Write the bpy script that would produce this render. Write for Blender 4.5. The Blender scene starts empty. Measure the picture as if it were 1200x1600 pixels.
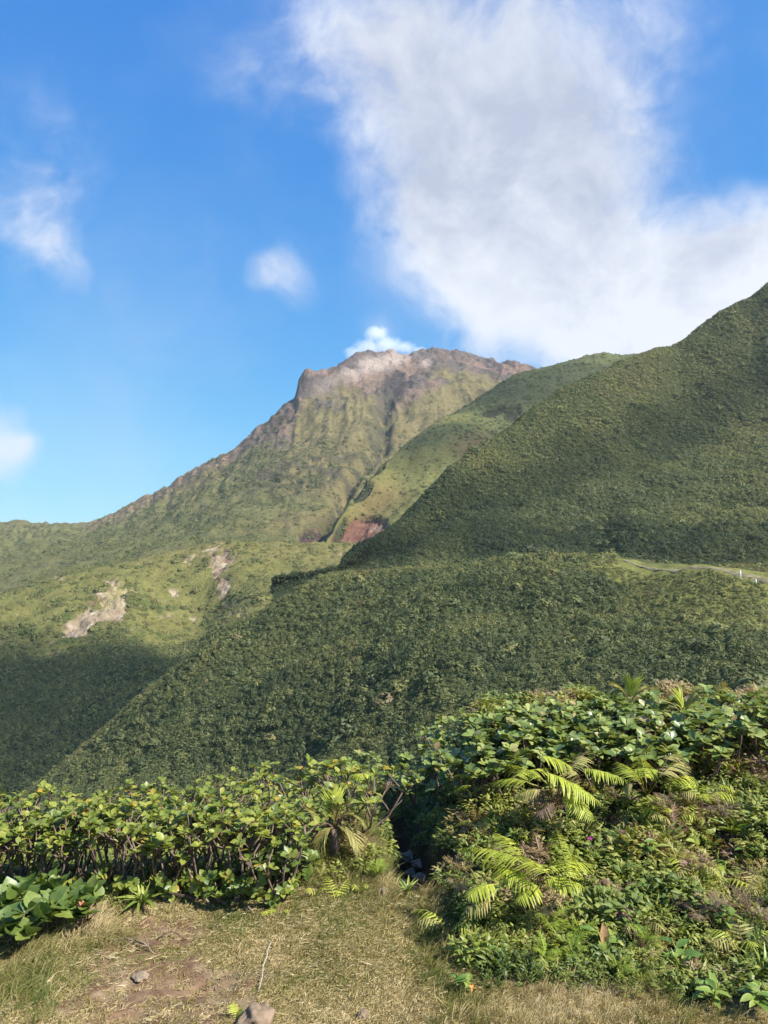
import bpy, bmesh, math, random
import numpy as np
from mathutils import Vector, Matrix

rnd = random.Random(7)
nrs = np.random.RandomState(11)
S = bpy.context.scene
C = S.collection

# ------------------------------------------------------------------ camera
FPX = 1232.0                      # focal length in photo pixels (1200 x 1600 frame)
PITCH = math.radians(2.8)
EYE = Vector((0.0, 0.0, 2.0))
cam_d = bpy.data.cameras.new('camera')
cam = bpy.data.objects.new('camera', cam_d)
C.objects.link(cam)
S.camera = cam
cam.location = EYE
cam.rotation_euler = (math.radians(90) + PITCH, 0, 0)
cam_d.sensor_fit = 'VERTICAL'
cam_d.sensor_height = 36.0
cam_d.lens = 36.0 * FPX / 1600.0
cam_d.clip_start = 0.05
cam_d.clip_end = 20000

# ------------------------------------------------------------------ light
SUN_AZ = math.radians(120)        # clockwise from the view direction (+Y)
SUN_EL = math.radians(45)
SUND = Vector((math.sin(SUN_AZ) * math.cos(SUN_EL), math.cos(SUN_AZ) * math.cos(SUN_EL), math.sin(SUN_EL)))
sun_d = bpy.data.lights.new('sun', 'SUN')
sun_d.energy = 4.4
sun_d.angle = math.radians(0.5)
sun_d.color = (1.0, 0.96, 0.89)
sun = bpy.data.objects.new('sun', sun_d)
C.objects.link(sun)
sun.rotation_euler = SUND.to_track_quat('Z', 'Y').to_euler()

S.view_settings.view_transform = 'Standard'
S.view_settings.look = 'None'
S.view_settings.gamma = 1.0
S.view_settings.use_curve_mapping = False
S.view_settings.exposure = 1.25
S.render.engine = 'CYCLES'
S.cycles.max_bounces = 5
S.cycles.diffuse_bounces = 3
S.cycles.glossy_bounces = 2
S.cycles.transmission_bounces = 3
S.cycles.transparent_max_bounces = 12
S.cycles.volume_bounces = 0
S.cycles.use_denoising = True

# ---- node helper
class NT:
    def __init__(s, tree):
        s.t = tree
    def n(s, typ, ins=None, **kw):
        nd = s.t.nodes.new(typ)
        for k, v in kw.items():
            setattr(nd, k, v)
        for k, v in (ins or {}).items():
            if hasattr(v, 'is_output'):
                s.t.links.new(v, nd.inputs[k])
            else:
                nd.inputs[k].default_value = v
        return nd
    def math(s, op, a, b=0.0, c=None, clamp=False):
        nd = s.n('ShaderNodeMath', {0: a, 1: b}, operation=op, use_clamp=clamp)
        if c is not None:
            if hasattr(c, 'is_output'): s.t.links.new(c, nd.inputs[2])
            else: nd.inputs[2].default_value = c
        return nd.outputs[0]
    def vmath(s, op, a, b=(0, 0, 0)):
        return s.n('ShaderNodeVectorMath', {0: a, 1: b}, operation=op)
    def mix(s, fac, a, b, blend='MIX'):
        nd = s.n('ShaderNodeMix', data_type='RGBA', blend_type=blend)
        for i, v in ((0, fac), (6, a), (7, b)):
            if hasattr(v, 'is_output'): s.t.links.new(v, nd.inputs[i])
            else: nd.inputs[i].default_value = v if i == 0 or len(v) == 4 else (*v, 1)
        return nd.outputs[2]
    def ramp(s, fac, stops):
        nd = s.n('ShaderNodeValToRGB', {0: fac})
        cr = nd.color_ramp
        while len(cr.elements) < len(stops): cr.elements.new(0.5)
        for e, (p, c) in zip(cr.elements, stops):
            e.position = p; e.color = (*c, 1) if len(c) == 3 else c
        return nd.outputs[0]
    def noise(s, vec, scale, detail=4, rough=0.5, dist=0.0):
        return s.n('ShaderNodeTexNoise', {'Vector': vec, 'Scale': scale, 'Detail': detail, 'Roughness': rough, 'Distortion': dist})
    def sstep(s, x, lo, hi):
        return s.n('ShaderNodeMapRange', {0: x, 1: lo, 2: hi, 3: 0.0, 4: 1.0}, interpolation_type='SMOOTHSTEP').outputs[0]

# ------------------------------------------------------------------ pixel helper (photo pixels -> place at depth Y)
cP, sP = math.cos(PITCH), math.sin(PITCH)
def unproj(px, py, Y):
    r = (np.asarray(px, float) - 600) / FPX
    u = (800 - np.asarray(py, float)) / FPX
    dy = cP - u * sP
    dz = sP + u * cP
    Y = np.asarray(Y, float)
    return r / dy * Y, Y, EYE.z + dz / dy * Y
def proj(x, y, z):
    dz = z - EYE.z
    d = y * cP + dz * sP
    up = -y * sP + dz * cP
    d = np.maximum(d, 1e-3)
    return 600 + x / d * FPX, 800 - up / d * FPX
def at(px, py, Y):
    a = unproj(px, py, Y)
    return Vector((float(a[0]), float(a[1]), float(a[2])))
def skydir(px, py):
    return Vector(((px - 600) / FPX, cP - (800 - py) / FPX * sP, sP + (800 - py) / FPX * cP)).normalized()

# ------------------------------------------------------------------ sky
world = bpy.data.worlds.new('World')
S.world = world
world.use_nodes = True
wt = NT(world.node_tree)
bg = world.node_tree.nodes['Background']
bg.inputs[1].default_value = 0.15
sk = wt.n('ShaderNodeTexSky', sky_type='NISHITA', sun_disc=False, sun_elevation=SUN_EL, sun_rotation=SUN_AZ,
          altitude=1100, air_density=1.0, dust_density=0.35, ozone_density=3.5)
sep = wt.n('ShaderNodeSeparateColor', {0: sk.outputs[0]})
def grade(ch, k, e):
    return wt.math('MULTIPLY', wt.math('POWER', sep.outputs[ch], e), k)
skycol = wt.n('ShaderNodeCombineColor', {0: grade(0, 0.145, 1.15), 1: grade(1, 0.575, 0.70), 2: grade(2, 1.56, 0.30)}).outputs[0]
dirv = wt.vmath('NORMALIZE', wt.n('ShaderNodeTexCoord').outputs['Generated']).outputs[0]
warp = wt.noise(dirv, 3.2, 4, 0.55)
wv = wt.vmath('SUBTRACT', warp.outputs['Color'], (0.5, 0.5, 0.5)).outputs[0]
wsc = wt.n('ShaderNodeVectorMath', {0: wv, 3: 0.16}, operation='SCALE').outputs[0]
dw = wt.vmath('ADD', dirv, wsc).outputs[0]
def sky_blob(px, py, rad_px, k, squash=(1, 1, 1)):
    c = skydir(px, py)
    df = wt.vmath('SUBTRACT', dw, tuple(c)).outputs[0]
    df = wt.vmath('MULTIPLY', df, squash).outputs[0]
    ln = wt.n('ShaderNodeVectorMath', {0: df}, operation='LENGTH').outputs['Value']
    q = wt.math('DIVIDE', ln, rad_px / FPX)
    return wt.math('MULTIPLY', wt.math('EXPONENT', wt.math('MULTIPLY', wt.math('POWER', q, 2.0), -1.0)), k)
BLOBS = [(790, 20, 165, .62), (760, 190, 150, .72), (1085, 190, 90, -.22), (1150, 250, 70, -.2), (830, 330, 185, .85), (730, 320, 110, .45), (880, 450, 150, .8), (760, 490, 80, .45), (900, 170, 110, .55),
         (940, 515, 85, .9), (1060, 500, 75, .9), (1185, 380, 75, 1.0), (1110, 410, 80, .6), (690, 280, 90, .35), (1000, 400, 110, .6),
          (500, 50, 130, .42), (560, 170, 100, .34), (620, 60, 110, .35), (40, 170, 60, .3), (95, 270, 50, .3), (440, 448, 40, .85), (405, 445, 26, .4), (40, 335, 58, .8), (105, 410, 52, .55),
         (20, 735, 48, .95), (-40, 700, 70, .8), (60, 240, 80, .32), (575, 530, 30, .45), (70, 480, 90, .2), (380, 150, 50, .18), (1290, 500, 120, .9), (940, 540, 60, .6), (1100, 470, 60, .6), (1200, 340, 50, .5),
         (1000, 0, 80, .2), (640, 110, 80, .35), (330, 545, 30, .2), (1200, 90, 60, .15)]
acc = None
for b in BLOBS:
    v = sky_blob(*b)
    acc = v if acc is None else wt.math('ADD', acc, v)
fb = wt.noise(dw, 4.2, 9, 0.56).outputs[0]
fb2 = wt.noise(dw, 13.0, 8, 0.62).outputs[0]
fb3 = wt.noise(dw, 34.0, 6, 0.6, 0.4).outputs[0]
# scattered cumulus over the rest of the sky
gen = wt.math('MULTIPLY', wt.sstep(wt.noise(dirv, 2.1, 5, 0.55).outputs[0], 0.54, 0.70), 0.75)
front = wt.sstep(wt.n('ShaderNodeSeparateXYZ', {0: dirv}).outputs[1], 0.25, 0.75)
gen = wt.math('MULTIPLY', gen, wt.math('SUBTRACT', 1.0, front))
acc = wt.math('ADD', acc, gen)
det = wt.math('ADD', wt.math('MULTIPLY', wt.math('SUBTRACT', fb, 0.5), 2.6), wt.math('ADD', wt.math('MULTIPLY', wt.math('SUBTRACT', fb2, 0.5), 1.7), wt.math('MULTIPLY', wt.math('SUBTRACT', fb3, 0.5), 0.7)))
cl = wt.math('ADD', acc, wt.math('MULTIPLY', det, wt.math('MINIMUM', wt.math('ADD', acc, 0.10), 0.9)))
mask = wt.sstep(cl, 0.02, 1.7)
thin = wt.math('MULTIPLY', wt.sstep(wt.noise(dw, 2.8, 8, 0.6).outputs[0], 0.42, 0.75), 0.14)
mask = wt.math('MAXIMUM', wt.math('MULTIPLY', mask, 0.97), thin)
lowz = wt.n('ShaderNodeSeparateXYZ', {0: dirv}).outputs[2]
body = wt.sstep(cl, 0.7, 2.1)
tone = wt.math('ADD', wt.math('MULTIPLY', wt.math('SUBTRACT', fb2, 0.5), 2.6), wt.math('MULTIPLY', wt.math('SUBTRACT', fb, 0.5), 1.2))
bright = wt.math('ADD', wt.math('ADD', tone, wt.math('SUBTRACT', 0.75, wt.math('MULTIPLY', body, 0.62))), wt.math('MULTIPLY', wt.math('SUBTRACT', 1.0, wt.sstep(lowz, 0.24, 0.44)), 0.8), clamp=True)
ccol = wt.mix(bright, (1.52, 1.68, 2.08), (2.55, 2.65, 2.88))
final = wt.mix(mask, skycol, ccol)
world.node_tree.links.new(final, bg.inputs[0])

# ------------------------------------------------------------------ numpy noise
_perm = nrs.permutation(256).astype(np.int64)
_perm = np.concatenate([_perm, _perm, _perm])
_g = nrs.normal(size=(256, 3)); _g /= np.linalg.norm(_g, axis=1)[:, None]
def perlin(x, y, z=0.0):
    x, y, z = np.broadcast_arrays(np.asarray(x, float), np.asarray(y, float), np.asarray(z, float))
    xi, yi, zi = np.floor(x).astype(np.int64), np.floor(y).astype(np.int64), np.floor(z).astype(np.int64)
    xf, yf, zf = x - xi, y - yi, z - zi
    f = lambda t: t * t * t * (t * (t * 6 - 15) + 10)
    u, v, w = f(xf), f(yf), f(zf)
    xi &= 255; yi &= 255; zi &= 255
    out = 0
    for dx in (0, 1):
        for dy in (0, 1):
            for dz in (0, 1):
                h = _perm[_perm[_perm[(xi + dx) & 255] + ((yi + dy) & 255)] + ((zi + dz) & 255)]
                g = _g[h]
                d = g[..., 0] * (xf - dx) + g[..., 1] * (yf - dy) + g[..., 2] * (zf - dz)
                out = out + d * (u if dx else 1 - u) * (v if dy else 1 - v) * (w if dz else 1 - w)
    return out * 1.5
def fbm(x, y, z=0.0, o=4, gain=0.5):
    a, s, t = 1.0, 0.0, 0.0
    f = 1.0
    for i in range(o):
        s = s + a * perlin(np.asarray(x) * f + i * 17.3, np.asarray(y) * f - i * 9.1, np.asarray(z) * f + i * 3.7)
        a *= gain; f *= 2.03
    return s
def ridged(x, y, z=0.0, o=4):
    a, s, f = 1.0, 0.0, 1.0
    for i in range(o):
        s = s + a * (1 - 2 * np.abs(perlin(np.asarray(x) * f + i * 7.7, np.asarray(y) * f + i * 5.3, np.asarray(z) * f)))
        a *= 0.5; f *= 2.1
    return s
def sm(x, lo, hi):
    t = np.clip((np.asarray(x, float) - lo) / (hi - lo), 0, 1)
    return t * t * (3 - 2 * t)
def ell(px, py, cx, cy, rx, ry, ang=0.0, soft=0.5):
    a = math.radians(ang)
    dx, dy = px - cx, py - cy
    q = np.hypot((dx * math.cos(a) + dy * math.sin(a)) / rx, (-dx * math.sin(a) + dy * math.cos(a)) / ry)
    return 1 - sm(q, 1 - soft, 1 + soft)

# ------------------------------------------------------------------ object helpers
def link(o):
    C.objects.link(o)
    return o
def tag(o, label=None, cat=None, group=None, kind=None):
    if label: o['label'] = label
    if cat: o['category'] = cat
    if group: o['group'] = group
    if kind: o['kind'] = kind
    return o
WM = {}
def thing(name, label, cat, loc=(0, 0, 0), group=None):
    o = bpy.data.objects.new(name, None)
    o.empty_display_size = 0.1
    o.location = loc
    link(o)
    WM[o.name] = Matrix.Translation(Vector(loc))
    return tag(o, label, cat, group)
def part(name, mesh, parent, M=None, mat=None, label=None):
    o = bpy.data.objects.new(name, mesh)
    M = M if M is not None else WM[parent.name].copy()
    o.parent = parent
    o.matrix_basis = WM[parent.name].inverted() @ M
    WM[o.name] = M
    link(o)
    if label: o['label'] = label
    return o
def new_mesh(name, verts, faces, mat=None, smooth=True):
    me = bpy.data.meshes.new(name)
    me.from_pydata([tuple(v) for v in verts], [], faces)
    if mat: me.materials.append(mat)
    if smooth: me.polygons.foreach_set('use_smooth', [True] * len(me.polygons))
    me.update()
    return me
def grid_mesh(name, X, Y, Z, mat, col=None, smooth=True):
    r, c = X.shape
    co = np.stack([X, Y, Z], -1).reshape(-1, 3).astype(np.float32)
    i = np.arange(r * c).reshape(r, c)
    q = np.stack([i[:-1, :-1], i[:-1, 1:], i[1:, 1:], i[1:, :-1]], -1).reshape(-1, 4)
    me = bpy.data.meshes.new(name)
    me.vertices.add(len(co)); me.vertices.foreach_set('co', co.ravel())
    me.loops.add(q.size); me.loops.foreach_set('vertex_index', q.ravel().astype(np.int32))
    me.polygons.add(len(q))
    me.polygons.foreach_set('loop_start', np.arange(0, q.size, 4, dtype=np.int32))
    me.polygons.foreach_set('loop_total', np.full(len(q), 4, np.int32))
    me.update(calc_edges=True)
    me.polygons.foreach_set('use_smooth', np.full(len(q), smooth))
    if col is not None:
        a = me.attributes.new('col', 'FLOAT_COLOR', 'POINT')
        cc = np.ones((len(co), 4), np.float32); cc[:, :3] = col.reshape(-1, 3)
        a.data.foreach_set('color', cc.ravel())
    me.materials.append(mat)
    return me
def tube_mesh(name, pts, radii, mat, sides=6):
    vs, fs = [], []
    add_tube(vs, fs, pts, radii, sides)
    return new_mesh(name, vs, fs, mat)
def add_tube(vs, fs, pts, radii, sides=6):
    n = len(pts); base = len(vs)
    for i, p in enumerate(pts):
        a = pts[max(i - 1, 0)]; b = pts[min(i + 1, n - 1)]
        t = (Vector(b) - Vector(a)).normalized()
        s = t.cross(Vector((0.31, 0.2, 0.93))).normalized(); q = s.cross(t)
        for k in range(sides):
            th = 2 * math.pi * k / sides
            vs.append(Vector(p) + (s * math.cos(th) + q * math.sin(th)) * radii[i])
    for i in range(n - 1):
        for k in range(sides):
            k2 = (k + 1) % sides
            fs.append((base + i * sides + k, base + i * sides + k2, base + (i + 1) * sides + k2, base + (i + 1) * sides + k))
    fs.append(tuple(base + k for k in range(sides))[::-1])
    fs.append(tuple(base + (n - 1) * sides + k for k in range(sides)))

# ------------------------------------------------------------------ materials
def base_mat(name):
    m = bpy.data.materials.new(name)
    m.use_nodes = True
    t = NT(m.node_tree)
    p = m.node_tree.nodes['Principled BSDF']
    return m, t, p
def terrain_mat(name, sc, bump=0.6, bdist=1.0, vary=0.45, fine=6.0):
    m, t, p = base_mat(name)
    pos = t.n('ShaderNodeNewGeometry').outputs['Position']
    col = t.n('ShaderNodeAttribute', attribute_name='col').outputs['Color']
    n1 = t.noise(pos, sc, 6, 0.62).outputs[0]
    n2 = t.noise(pos, sc * fine, 5, 0.7).outputs[0]
    k = t.math('ADD', t.math('MULTIPLY', t.math('SUBTRACT', n1, 0.5), vary * 2), t.math('MULTIPLY', t.math('SUBTRACT', n2, 0.5), vary * 3))
    f = t.math('ADD', k, 1.0)
    g = t.n('ShaderNodeCombineXYZ', {0: f, 1: f, 2: f}).outputs[0]
    c2 = t.mix(1.0, col, g, 'MULTIPLY')
    m.node_tree.links.new(c2, p.inputs['Base Color'])
    p.inputs['Roughness'].default_value = 0.95
    p.inputs['Specular IOR Level'].default_value = 0.1
    h = t.math('ADD', t.math('MULTIPLY', n2, 0.6), t.math('MULTIPLY', n1, 0.4))
    b = t.n('ShaderNodeBump', {'Strength': bump, 'Distance': bdist, 'Height': h})
    m.node_tree.links.new(b.outputs[0], p.inputs['Normal'])
    return m
def leaf_mat(name, stops, rough=0.45, trans=0.3, src='RANDOM', spec=0.5, coat=0.0, back=None):
    """src RANDOM: one tone per object; TINT: the instance's own tint attribute"""
    m, t, p = base_mat(name)
    rn = t.n('ShaderNodeObjectInfo').outputs['Random']
    if src == 'TINT':
        at_ = t.n('ShaderNodeAttribute', attribute_name='tint', attribute_type='INSTANCER').outputs['Fac']
        x = t.math('ADD', at_, t.math('MULTIPLY', t.math('SUBTRACT', rn, 0.5), 0.25), clamp=True)
    else:
        x = rn
    c = t.ramp(x, stops)
    pos = t.n('ShaderNodeTexCoord').outputs['Object']
    nn = t.noise(pos, 9.0, 3, 0.6).outputs[0]
    k = t.math('ADD', t.math('MULTIPLY', t.math('SUBTRACT', nn, 0.5), 0.9), 1.0)
    c = t.mix(1.0, c, t.n('ShaderNodeCombineXYZ', {0: k, 1: k, 2: k}).outputs[0], 'MULTIPLY')
    if back:
        bf = t.n('ShaderNodeNewGeometry').outputs['Backfacing']
        c = t.mix(t.math('MULTIPLY', bf, 0.6), c, back)
    m.node_tree.links.new(c, p.inputs['Base Color'])
    p.inputs['Roughness'].default_value = rough
    p.inputs['Specular IOR Level'].default_value = spec
    if trans > 0:
        tl = t.n('ShaderNodeBsdfTranslucent')
        tc = t.mix(1.0, c, (1.25, 1.15, 0.45), 'MULTIPLY')
        m.node_tree.links.new(tc, tl.inputs[0])
        mx = t.n('ShaderNodeMixShader', {0: trans, 1: p.outputs[0], 2: tl.outputs[0]})
        out = [n for n in m.node_tree.nodes if n.type == 'OUTPUT_MATERIAL'][0]
        m.node_tree.links.new(mx.outputs[0], out.inputs[0])
    return m
def plain_mat(name, col, rough=0.85, var=0.4, sc=30.0, bump=0.3, bd=0.004, col2=None):
    m, t, p = base_mat(name)
    pos = t.n('ShaderNodeTexCoord').outputs['Object']
    n1 = t.noise(pos, sc, 6, 0.65).outputs[0]
    c = t.ramp(n1, [(0.3, tuple(x * (1 - var) for x in col)), (0.7, col2 or tuple(min(1, x * (1 + var)) for x in col))])
    m.node_tree.links.new(c, p.inputs['Base Color'])
    p.inputs['Roughness'].default_value = rough
    p.inputs['Specular IOR Level'].default_value = 0.25
    b = t.n('ShaderNodeBump', {'Strength': bump, 'Distance': bd, 'Height': n1})
    m.node_tree.links.new(b.outputs[0], p.inputs['Normal'])
    return m

# ------------------------------------------------------------------ terrain layers
def knots(pts):
    """pts (px, py, depth) -> u sorted, Y, z"""
    p = np.array(pts, float)
    x, y, z = unproj(p[:, 0], p[:, 1], p[:, 2])
    u = x / y
    o = np.argsort(u)
    return u[o], y[o], z[o]
def kfun(pts, smooth=0.0):
    u, y, z = knots(pts)
    def f(U):
        Yv, Zv = np.interp(U, u, y), np.interp(U, u, z)
        if smooth > 0:
            n = max(1, int(smooth / (U[1] - U[0])))
            k = np.hanning(2 * n + 3); k /= k.sum()
            def c(a): return np.convolve(np.pad(a, n + 1, mode='edge'), k, 'valid')
            Yv, Zv = c(Yv), c(Zv)
        return Yv, Zv
    return f
def loft(rows, U, per):
    """rows: list of (Y[], z[]); Catmull-Rom between them; per: samples per span. Returns X, Y, Z, s"""
    K = len(rows)
    Ys, Zs, ss = [], [], []
    for i in range(K - 1):
        p1, p2 = rows[i], rows[i + 1]
        p0 = rows[i - 1] if i > 0 else p1
        p3 = rows[i + 2] if i + 2 < K else p2
        n = per[i]
        ts = np.linspace(0, 1, n, endpoint=(i == K - 2))
        for t in ts:
            h = lambda a, b, c, d: 0.5 * ((2 * b) + (-a + c) * t + (2 * a - 5 * b + 4 * c - d) * t * t + (-a + 3 * b - 3 * c + d) * t ** 3)
            Ys.append(h(p0[0], p1[0], p2[0], p3[0])); 
            # heights: monotone-ish (half tension) so crests stay where they are put
            m1 = 0.35 * (p2[1] - p0[1]); m2 = 0.35 * (p3[1] - p1[1])
            t2, t3 = t * t, t ** 3
            Zs.append((2 * t3 - 3 * t2 + 1) * p1[1] + (t3 - 2 * t2 + t) * m1 + (-2 * t3 + 3 * t2) * p2[1] + (t3 - t2) * m2)
            ss.append(np.full(len(U), i + t))
    Y = np.array(Ys); Z = np.array(Zs); s = np.array(ss)
    return Y * U[None, :], Y, Z, s
def lerpc(a, b, t):
    return np.asarray(a)[None, None, :] * (1 - t[..., None]) + (np.asarray(b)[None, None, :] if np.ndim(b) == 1 else b) * t[..., None]
def mixc(col, c, m):
    return col * (1 - m[..., None]) + np.asarray(c) * m[..., None]

# --- the volcano
U = np.linspace(-0.62, 0.62, 820)
vol_base = kfun([(-800, 965, 430), (0, 950, 430), (200, 900, 440), (340, 872, 470), (480, 875, 490), (600, 885, 500), (800, 885, 520), (1500, 885, 560)], .03)
vol_low = kfun([(-800, 880, 680), (0, 872, 680), (200, 852, 640), (340, 818, 620), (480, 795, 640), (560, 775, 670), (600, 772, 680), (800, 740, 760), (1500, 740, 800)], .03)
vol_mid = kfun([(-800, 850, 850), (0, 846, 850), (130, 845, 840), (200, 826, 820), (300, 785, 800), (370, 752, 800), (470, 700, 830), (560, 668, 870), (600, 668, 880), (720, 640, 920), (800, 640, 930), (1500, 690, 930)], .02)
vol_up = kfun([(-800, 838, 930), (0, 835, 930), (130, 834, 930), (200, 812, 920), (300, 764, 910), (370, 728, 900), (470, 650, 930), (560, 612, 980), (600, 605, 1000), (720, 590, 1020), (800, 605, 1010), (1500, 660, 1000)], .015)
crest_pts = [(-800, 850, 1050), (-200, 832, 1050), (0, 826, 1050), (40, 822, 1050), (80, 827, 1050), (130, 825, 1050), (165, 814, 1045), (200, 800, 1040), (250, 772, 1030), (300, 742, 1020),
             (370, 703, 1010), (420, 665, 1010), (460, 633, 1015), (463, 622, 1018), (467, 600, 1020), (478, 588, 1022), (488, 587, 1024), (500, 589, 1026), (508, 590, 1030), (520, 582, 1040), (545, 572, 1060), (560, 565, 1080), (575, 560, 1100),
             (600, 556, 1120), (640, 557, 1130), (668, 556, 1135), (690, 551, 1140), (715, 553, 1140), (740, 559, 1140), (760, 570, 1130), (790, 580, 1120), (820, 581, 1110), (900, 600, 1100), (1000, 640, 1100), (1500, 700, 1100)]
vol_crest = kfun(crest_pts)
rows = [f(U) for f in (vol_base, vol_low, vol_mid, vol_up, vol_crest)]
rows.append((rows[-1][0] + 220, rows[-1][1] - 90))
X, Y, Z, s = loft(rows, U, (50, 90, 90, 90, 40))
PX, PY = proj(X, Y, Z)
wx = fbm(X / 140, Y / 140, 0, 3) * 0.6
up = sm(s, 0.6, 2.2)
edge = 1 - 0.75 * np.exp(-((s - 4) / 0.10) ** 2)
rock = np.clip(sm(PY, 690, 575) * 1.0, 0, 1)
# rocky skin: follows the skyline band and the summit
sky_y = np.interp(PX, [p[0] for p in crest_pts], [p[1] for p in crest_pts])
band = np.interp(PX, [-200, 130, 250, 380, 460, 560, 600, 640, 700, 800, 900], [0, 2, 4, 10, 36, 46, 60, 54, 30, 18, 10])
nb = fbm(X / 60, Y / 60, Z / 60, 4)
rock = 1 - sm((PY - sky_y) / np.maximum(band, 1) + nb * 0.9 + 0.5 * fbm(X / 18, Y / 18, Z / 18, 3), 0.55, 1.5)
rock = np.maximum(rock, ell(PX, PY, 612, 610, 26, 34, 15, .4) * 0.9 * (nb > -0.5))
rock *= 0.15 + 0.85 * sm(PX, 150, 380)
gul = ridged((X / Y) * 38 + wx, Y / 520, 1.3, 3)
Z += (gul - 0.8) * 4.0 * up * edge * (0.4 + 0.6 * sm(fbm(X / 110, Y / 110, 8, 2), -.3, .4))
Z += fbm(X / 70, Y / 70, 0, 5) * 7 * sm(s, 0.2, 1.5) * edge
Z += fbm(X / 14, Y / 14, 0, 4) * 2.0 + fbm(X / 34, Y / 34, 4, 3) * 2.5 * edge
rk = ridged(X / 26, Y / 26, Z / 26, 5)
Z += rock * (rk - 0.6) * (1.0 + 3.4 * sm(PX, 380, 480)) * (1 - 0.6 * np.exp(-((s - 4) / 0.06) ** 2))
crag_zone = np.clip(ell(PX, PY, 480, 742, 130, 34, -10, .6) + ell(PX, PY, 592, 655, 20, 55, 10, .6) + .8 * ell(PX, PY, 420, 672, 70, 16, -38, .7) + .7 * ell(PX, PY, 740, 610, 60, 25, 20, .7), 0, 1)
crag = sm(ridged(X / 24, Y / 24, Z / 24, 4) * crag_zone, 0.62, 1.15)
Z += crag * 2.2
hollow = sm(ell(PX, PY, 488, 838, 24, 18, -15, .4) + .3 * fbm(X / 14, Y / 14, Z / 14, 3), .42, .68)
Z -= hollow * (2.5 + 2 * ridged(X / 10, Y / 10, 0, 3))
# the main ravine below the summit
rav_x = np.interp(PY, [600, 640, 690, 760, 830], [612, 600, 600, 545, 505])
rav = np.exp(-((PX - rav_x) / 11.0) ** 2) * sm(PY, 600, 650) * (1 - sm(PY, 800, 850))
Z -= rav * 14
grass = np.array((0.142, 0.116, 0.050)); green = np.array((0.102, 0.104, 0.038)); dgreen = np.array((0.055, 0.064, 0.026))
n1 = fbm(X / 90, Y / 90, 0, 4); n2 = fbm(X / 26, Y / 26, 5, 4)
col = np.broadcast_to(grass, X.shape + (3,)).copy()
col = mixc(col, green, sm(n1 + (PY - 745) / 130, -0.35, 0.6) * 0.85)
scrub = np.maximum(ell(PX, PY, 430, 745, 150, 45, -12, .6), ell(PX, PY, 260, 835, 160, 28, -8, .6)) * sm(n2, -0.15, 0.35)
col = mixc(col, dgreen, scrub * 0.4)
col = mixc(col, dgreen, sm(fbm(X / 40, Y / 40, 9, 5), 0.2, 0.6) * 0.45 * (PY > 600))
red = np.array((0.160, 0.108, 0.080)); rgrey = np.array((0.098, 0.078, 0.067)); pale = np.array((0.27, 0.215, 0.18))
rc = mixc(np.broadcast_to(rgrey, X.shape + (3,)).copy(), red, sm(fbm(X / 45, Y / 45, 3, 4), -0.25, 0.4))
rc = mixc(rc, pale, np.clip(ell(PX, PY, 590, 572, 55, 11, -22, .6) + .8 * ell(PX, PY, 665, 565, 9, 8, 0, .6) + .35 * ell(PX, PY, 510, 605, 50, 9, -32, .7), 0, 1) * sm(rk, 0.1, .8))
rc = mixc(rc, np.array((0.05, 0.042, 0.038)), sm(-rk, -0.25, 0.4) * 0.7)
col = mixc(col, rc, np.clip(rock, 0, 1))
col = mixc(col, np.array((0.042, 0.036, 0.032)), sm(ell(PX, PY, 617, 605, 17, 27, 12, .5) + .5 * rk * .5, .5, .9) * .85)
col = mixc(col, np.array((0.185, 0.128, 0.085)), (1 - sm((PY - sky_y), 3, 16)) * (PX < 420) * (PX > 130) * .6)
col = mixc(col, np.array((0.060, 0.054, 0.034)), crag * .7)
col = mixc(col, mixc(np.broadcast_to(np.array((0.060, 0.038, 0.030)), X.shape + (3,)).copy(), np.array((0.20, 0.15, 0.11)), sm(fbm(X / 9, Y / 9, Z / 5, 3), .15, .5)), hollow)
col = mixc(col, np.array((0.055, 0.05, 0.035)), np.clip(rav * sm(n2, -.3, .3) * 1.1, 0, .9))  # ravine's shade painted as a darker flank colour
m_vol = terrain_mat('volcano_slope', 0.05, 1.0, 3.0, 0.5, 7)
vo = link(bpy.data.objects.new('volcano', grid_mesh('volcano', X, Y, Z, m_vol, col)))
tag(vo, 'distant volcano with bare brown rocky summit and olive grass flanks', 'volcano', kind='structure')
LAYER = {'volcano': (X, Y, Z, PX, PY, 0.5 * scrub + 0.25 * sm(n2, -.1, .6) * (PY > 690) + 0.05 * (PY > 620))}

# --- the eroded hill in front of it
U = np.linspace(-0.95, 0.12, 620)
f0 = kfun([(-900, 1480, 150), (0, 1240, 215), (100, 1190, 225), (250, 1085, 240), (330, 1032, 255), (400, 985, 270), (480, 945, 290), (540, 912, 300), (760, 905, 320)], .04)
f1 = kfun([(-900, 1200, 250), (0, 1085, 290), (100, 1052, 300), (200, 1000, 320), (250, 978, 335), (330, 955, 355), (400, 915, 362), (480, 886, 390), (540, 874, 400), (760, 888, 400)], .03)
f2 = kfun([(-900, 1060, 340), (-100, 945, 370), (0, 930, 385), (100, 900, 400), (200, 878, 415), (280, 857, 430), (340, 846, 440), (400, 849, 450), (480, 851, 455), (545, 850, 455), (620, 862, 455), (760, 890, 455)], .012)
rows = [f(U) for f in (f0, f1, f2)]
rows = [(rows[0][0] - 60, rows[0][1] - 6)] + rows + [(rows[-1][0] + 70, rows[-1][1] - 22)]
X, Y, Z, s = loft(rows, U, (20, 130, 150, 30))
PX, PY = proj(X, Y, Z)
edge = 1 - 0.8 * np.exp(-((s - 3) / 0.12) ** 2)
Z += fbm(X / 45, Y / 45, 0, 5) * 4.0 * edge * sm(s, 0, 1)
Z += fbm(X / 9, Y / 9, 0, 3) * 0.7
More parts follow.
